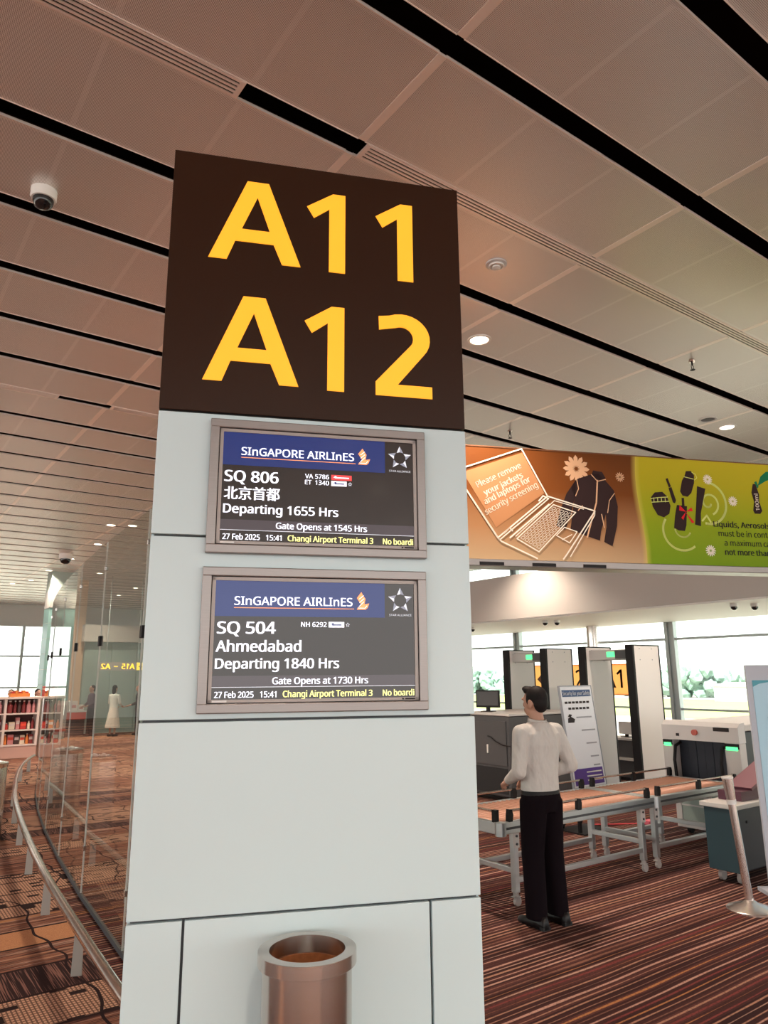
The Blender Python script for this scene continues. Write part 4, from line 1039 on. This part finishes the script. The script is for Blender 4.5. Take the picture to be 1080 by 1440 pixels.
for k in range(6): put('wall_panel', MB().bbox(6.32 + k * .86, 7.16 + k * .86, 25.57, 25.6, .12, 2.9, .006), 'far_panel_green', pw)
struct(put('wall_peach', MB().box(5.98, 6.29, 25.7, 25.9, 0, CZ), 'far_wall_peach'), 'peach coloured wall end beside the green panels')
struct(put('trim_1', MB().box(6.2, 11.5, 25.35, 25.76, 2.95, 3.5), 'fascia_grey'), 'grey beam above the green panelled wall')
sg = thing('reflected_sign', 'mirrored gate sign with yellow lettering, built as a reflection in the glass', 'sign', (6.45, 24.2, 2.0), R(0))  # solid mirror-image sign imitating a reflection in the partition glass
put('board', MB().box(0, 1.42, 0, .05, 0, .26), 'far_wall_grey', sg)
put('arrow_tile', MB().box(1.16, 1.40, -.006, 0, .01, .25), 'wayfinding_yellow', sg)
flat('arrow_mark', [[(1.23, .14), (1.33, .14), (1.33, .11), (1.23, .11)]], 'brown_ink', sg, -.009)
text('lettering', 'A15', 1.10, .05, .16, 'wayfinding_yellow', sg, .42, mirror=True, bold=.08); text('lettering', 'A2', .34, .05, .16, 'wayfinding_yellow', sg, .30, mirror=True, bold=.08)
flat('dash', [[(.44, .11), (.56, .11), (.56, .14), (.44, .14)]], 'wayfinding_yellow', sg)
put('hanger', MB().cyl((.2, .025, .26), (.2, .025, 3.0), .012, 8).cyl((1.2, .025, .26), (1.2, .025, 3.0), .012, 8), 'mullion_grey', sg)

# ================================================================== PEOPLE
mat('skin', (.50, .27, .19), .5); mat('hair', (.008, .005, .005), .65, spec=.25)
def cloth(name, c, s=9.0, bump=.9):
    t = NT(name); src, x, y, z = t.xyz('Object')
    mp = t.n('ShaderNodeMapping'); mp.inputs['Scale'].default_value = (1.6, 1.6, .8); mp.inputs['Rotation'].default_value = (.3, .5, 0); t.link(src, mp.inputs[0])
    nz = t.noise(mp.outputs[0], s, 2)
    t.link(t.mix(nz, (*[k * .93 for k in c], 1), (*[min(1, k * 1.05) for k in c], 1)), t.b.inputs['Base Color']); t.b.inputs['Roughness'].default_value = .85
    bp = t.n('ShaderNodeBump'); bp.inputs['Strength'].default_value = bump; bp.inputs['Distance'].default_value = .03
    t.link(nz, bp.inputs['Height']); t.link(bp.outputs[0], t.b.inputs['Normal'])
cloth('shirt_cloth', (.60, .57, .54)); mat('trouser_cloth', (.007, .004, .006), .95, spec=.1); mat('shoe_leather', (.008, .007, .008), .4, spec=.3)
cloth('white_cloth', (.66, .68, .62)); cloth('red_cloth', (.55, .12, .10)); cloth('dark_cloth', (.02, .018, .02)); cloth('purple_cloth', (.09, .06, .09)); cloth('cream_cloth', (.70, .64, .56))
def blob(name, mb, material, parent, voxel=.008, smooth=6):
    """fuse overlapping closed shapes into one continuous skin"""
    ob = bpy.data.objects.new('tmp', mb.mesh(name, material)); col.objects.link(ob)
    md = ob.modifiers.new('r', 'REMESH'); md.mode = 'VOXEL'; md.voxel_size = voxel
    sm = ob.modifiers.new('s', 'SMOOTH'); sm.factor = .5; sm.iterations = smooth
    dg = bpy.context.evaluated_depsgraph_get()
    me = bpy.data.meshes.new_from_object(ob.evaluated_get(dg)); me.name = name
    old = ob.data; bpy.data.objects.remove(ob); bpy.data.meshes.remove(old)
    me.materials.clear(); me.materials.append(M[material]); me.polygons.foreach_set('use_smooth', [True] * len(me.polygons))
    return link(name, me, parent)
def ering(z, cx, cy, rx, ry, n=28): return [(cx + rx * math.cos(2 * math.pi * j / n), cy + ry * math.sin(2 * math.pi * j / n), z) for j in range(n)]
def loft(mb, rows): return mb.rings([ering(*r) for r in rows])
def hand(mb, w, fwd, up, side):
    """wrist w, direction of the fingers fwd, back-of-hand normal up, side = +1 when the thumb leaves towards fwd x up"""
    f = Vector(fwd).normalized(); u = Vector(up); u = (u - f * u.dot(f)).normalized(); s = f.cross(u) * side; w = Vector(w)
    mb.cap2(w, w + f * .03, .024, .026)
    for k in range(4):
        a = w + f * .03 + s * (.028 - k * .019); kn = w + f * (.088 - .004 * abs(k - 1.2)) + s * (.030 - k * .020)
        mb.cap2(a, kn, .016, .0115, 8)
        l1 = (.034, .040, .037, .028)[k]; mid = kn + f * l1 * .85 - u * l1 * .5
        tip = mid + f * l1 * .45 - u * l1 * .75
        mb.cap2(kn, mid, .0095, .0085, 8); mb.cap2(mid, tip, .0085, .0072, 8)
    b = w + f * .025 + s * .026; m1 = w + f * .055 + s * .052 - u * .012
    mb.cap2(b, m1, .014, .011, 8); mb.cap2(m1, m1 + f * .03 + s * .006 - u * .012, .0105, .008, 8)
    return mb
def head(mb, yaw):
    mx = Matrix.Translation((0, .0, 1.48)) @ Matrix.Rotation(yaw, 4, 'Z') @ Matrix.Translation((0, 0, -1.48))
    mb.ell((0, .010, 1.580), (.074, .092, .098), 18, 12, mx).ell((0, .040, 1.515), (.055, .060, .062), 16, 10, mx).ell((0, .085, 1.500), (.028, .022, .022), 12, 8, mx)
    mb.ell((0, .108, 1.548), (.013, .016, .024), 10, 8, mx).ell((0, .100, 1.592), (.050, .012, .014), 12, 6, mx).ell((0, .098, 1.513), (.026, .010, .010), 10, 6, mx)
    for s in (-1, 1): mb.ell((s * .076, -.005, 1.556), (.012, .022, .034), 10, 8, mx)
    return mx
def person_man():
    t = thing('person', 'man in a pale shirt and black trousers standing at the roller table', 'person', (4.37, 4.03, 0), R(-6))
    # joints
    sh, el, wr = {}, {}, {}
    sh[-1], el[-1], wr[-1] = (-.178, -.015, 1.345), (-.235, -.045, 1.075), (-.150, .185, .985)
    sh[1], el[1], wr[1] = (.178, -.015, 1.345), (.262, -.070, 1.095), (.085, .175, .985)
    b = MB(); loft(b, [(.80, 0, 0, .13, .09), (.92, 0, 0, .135, .095), (1.05, 0, .0, .13, .09), (1.25, 0, -.005, .155, .10), (1.36, 0, -.01, .15, .085), (1.42, 0, -.01, .07, .06)])
    b.cap2((0, -.015, 1.38), (0, .005, 1.49), .058, .055)
    mx = head(b, R(10))
    for s in (-1, 1):
        b.cap2(sh[s], el[s], .042, .036).cap2(el[s], wr[s], .036, .024)
        b.cap2((s * .085, 0, .84), (s * .095, .01, .46), .075, .052).cap2((s * .095, .01, .46), (s * .10, -.015, .09), .052, .036).cap2((s * .10, -.015, .05), (s * .11, .10, .035), .034, .026)
    hand(b, wr[-1], (.20, .85, -.28), (-.5, .1, .8), 1); hand(b, wr[1], (-.45, .75, -.30), (.45, .2, .8), -1)
    blob('body', b, 'skin', t, .0055, 4)
    # shirt
    s_ = MB(); loft(s_, [(.885, 0, 0, .150, .112), (.93, 0, 0, .158, .120), (1.02, 0, 0, .158, .120), (1.14, 0, -.004, .168, .122), (1.26, 0, -.012, .184, .125), (1.34, 0, -.015, .188, .108), (1.385, 0, -.015, .140, .085), (1.425, 0, -.012, .078, .070)])
    for k in (-1, 1):
        s_.cap2((k * .13, -.012, 1.355), sh[k], .062, .062).cap2(sh[k], el[k], .064, .056)
        e, w = Vector(el[k]), Vector(wr[k]); s_.cap2(e, e + (w - e) * .93, .056, .036)
    o = blob('shirt', s_, 'shirt_cloth', t, .0075, 8)
    c = MB().rings([[(.070 * f * math.cos(a), -.008 + .066 * f * math.sin(a), z + .012 * math.sin(a)) for a in [2 * math.pi * j / 24 for j in range(24)]] for f, z in ((1.10, 1.405), (1.04, 1.445), (.93, 1.448), (.90, 1.41))], True, False)
    put('collar', c, 'shirt_cloth', t, 'all')
    for k in (-1, 1):
        e, w = Vector(el[k]), Vector(wr[k]); put('cuff', MB().cyl(e + (w - e) * .82, e + (w - e) * 1.0, .037, 16, .034), 'shirt_cloth', t, True)
    # trousers
    p = MB(); loft(p, [(.78, 0, 0, .158, .118), (.86, 0, -.006, .166, .128), (.93, 0, 0, .157, .118)])
    for k in (-1, 1):
        p.rings([ering(*r) for r in ((.86, k * .075, -.005, .090, .120), (.74, k * .082, .0, .092, .108), (.48, k * .095, .008, .080, .088), (.25, k * .100, -.005, .074, .086), (.055, k * .104, -.012, .070, .088))])
    blob('trousers', p, 'trouser_cloth', t, .0085, 5)
    put('belt', MB().rings([ering(z, 0, 0, .160 + d, .1215 + d) for z, d in ((.900, -.004), (.900, .002), (.930, .002), (.930, -.004))], True, False), 'shoe_leather', t, True)
    for k in (-1, 1):
        f = MB().rings([[(k * .104 + sx * rx * (1 if abs(sx) < 2 else 1), cy, z) for sx, z in ((-1, .004), (1, .004), (1, h * .45), (.55, h), (-.55, h), (-1, h * .45))] for cy, rx, h in ((-.115, .020, .05), (-.105, .034, .085), (-.05, .038, .095), (.02, .042, .085), (.10, .046, .055), (.155, .038, .040), (.185, .018, .025))])
        o = put('shoe', f, 'shoe_leather', t, 'all'); put('heel', MB().box(k * .104 - .036, k * .104 + .036, -.115, -.04, 0, .024), 'black_matt', o)
    # hair
    h = MB(); h.ell((0, -.012, 1.606), (.079, .092, .088), 18, 12, mx).ell((0, -.050, 1.565), (.070, .052, .075), 16, 10, mx).ell((0, .055, 1.655), (.058, .045, .034), 14, 8, mx).ell((0, .085, 1.668), (.045, .028, .024), 12, 8, mx)
    for k in (-1, 1): h.ell((k * .066, .018, 1.590), (.014, .022, .045), 10, 8, mx)
    blob('hair', h, 'hair', t, .006, 3)
person_man()
def far_person(label, loc, rz, H, top, low, skirt=False, arms=.25, group=None, long_hair=False):
    t = thing('person', label, 'person', loc, rz); k = H / 1.70; t.scale = (k, k, k)
    b = MB(); loft(b, [(.85, 0, 0, .13, .09), (1.05, 0, 0, .12, .085), (1.25, 0, 0, .14, .09), (1.36, 0, 0, .14, .075), (1.42, 0, 0, .06, .055)]); b.cap2((0, 0, 1.38), (0, .005, 1.49), .05, .05)
    mx = head(b, 0)
    for s in (-1, 1):
        b.cap2((s * .16, 0, 1.34), (s * .20, .03, 1.08), .036, .032).cap2((s * .20, .03, 1.08), (s * .13, arms, .98), .032, .022); hand(b, (s * .13, arms, .98), (-.3 * s, .9, -.1), (0, 0, 1), -s)
        b.cap2((s * .08, 0, .85), (s * .09, .01, .46), .07, .048).cap2((s * .09, .01, .46), (s * .09, 0, .08), .045, .033).cap2((s * .09, 0, .045), (s * .10, .12, .03), .032, .024)
    blob('body', b, 'skin', t, .010, 3)
    g = MB(); loft(g, [(.92, 0, 0, .155, .115), (1.05, 0, 0, .14, .105), (1.25, 0, 0, .165, .112), (1.36, 0, 0, .16, .09), (1.42, 0, 0, .075, .065)])
    for s in (-1, 1): g.cap2((s * .16, 0, 1.34), (s * .20, .03, 1.10), .056, .052).cap2((s * .20, .03, 1.10), (s * .16, arms * .6, 1.02), .050, .040)
    blob('blouse' if skirt else 'jacket', g, top, t, .012, 4)
    p = MB()
    if skirt: loft(p, [(.28, 0, 0, .26, .22), (.55, 0, 0, .215, .18), (.80, 0, 0, .17, .13), (.98, 0, 0, .145, .11)])
    else:
        loft(p, [(.80, 0, 0, .155, .115), (.94, 0, 0, .15, .112)])
        for s in (-1, 1): p.rings([ering(*r) for r in ((.86, s * .075, 0, .085, .11), (.48, s * .09, .0, .072, .08), (.06, s * .095, 0, .062, .075))])
    blob('skirt' if skirt else 'trousers', p, low, t, .012, 4)
    h = MB(); h.ell((0, -.014, 1.61), (.080, .092, .086), 16, 10, mx).ell((0, -.05, 1.55 if not long_hair else 1.50), (.072, .05, .085 if not long_hair else .15), 14, 9, mx)
    blob('hair', h, 'hair', t, .009, 3)
    for s in (-1, 1): put('shoe', MB().bbox(s * .095 - .042, s * .095 + .042, -.09, .16, 0, .07, .02), 'shoe_leather', t, True)
far_person('woman in a pale green top and cream skirt behind the glass', (6.92, 24.0, 0), R(-50), 1.56, 'white_cloth', 'cream_cloth', True, .3, long_hair=True)
far_person('person in dark clothes beside the woman in the cream skirt', (7.72, 24.1, 0), R(70), 1.56, 'dark_cloth', 'dark_cloth', False, .34)
far_person('person in purple clothes beside the red edged counter', (6.42, 24.7, 0), R(100), 1.56, 'purple_cloth', 'dark_cloth')
far_person('dark haired person in white standing behind the shop shelf', (3.45, 20.9, 0), R(160), 1.52, 'white_cloth', 'dark_cloth')
far_person('dark haired person in red standing behind the steel pillar', (4.08, 20.9, 0), R(200), 1.52, 'red_cloth', 'dark_cloth')
# strap on the carpet under the table
rs = thing('luggage_strap', 'red luggage strap lying on the carpet under the roller table', 'strap', (7.75, 5.75, 0))
put('webbing', MB().tube([(-.25, .35, .012), (-.05, .22, .012), (.15, .10, .012), (.30, .0, .012)], .018, 6, True, .4), mat('strap_red', (.55, .03, .04), .6), rs)
put('buckle', MB().bbox(.27, .40, -.08, .02, 0, .05, .01), mat('strap_pink', (.80, .16, .22), .5), rs)
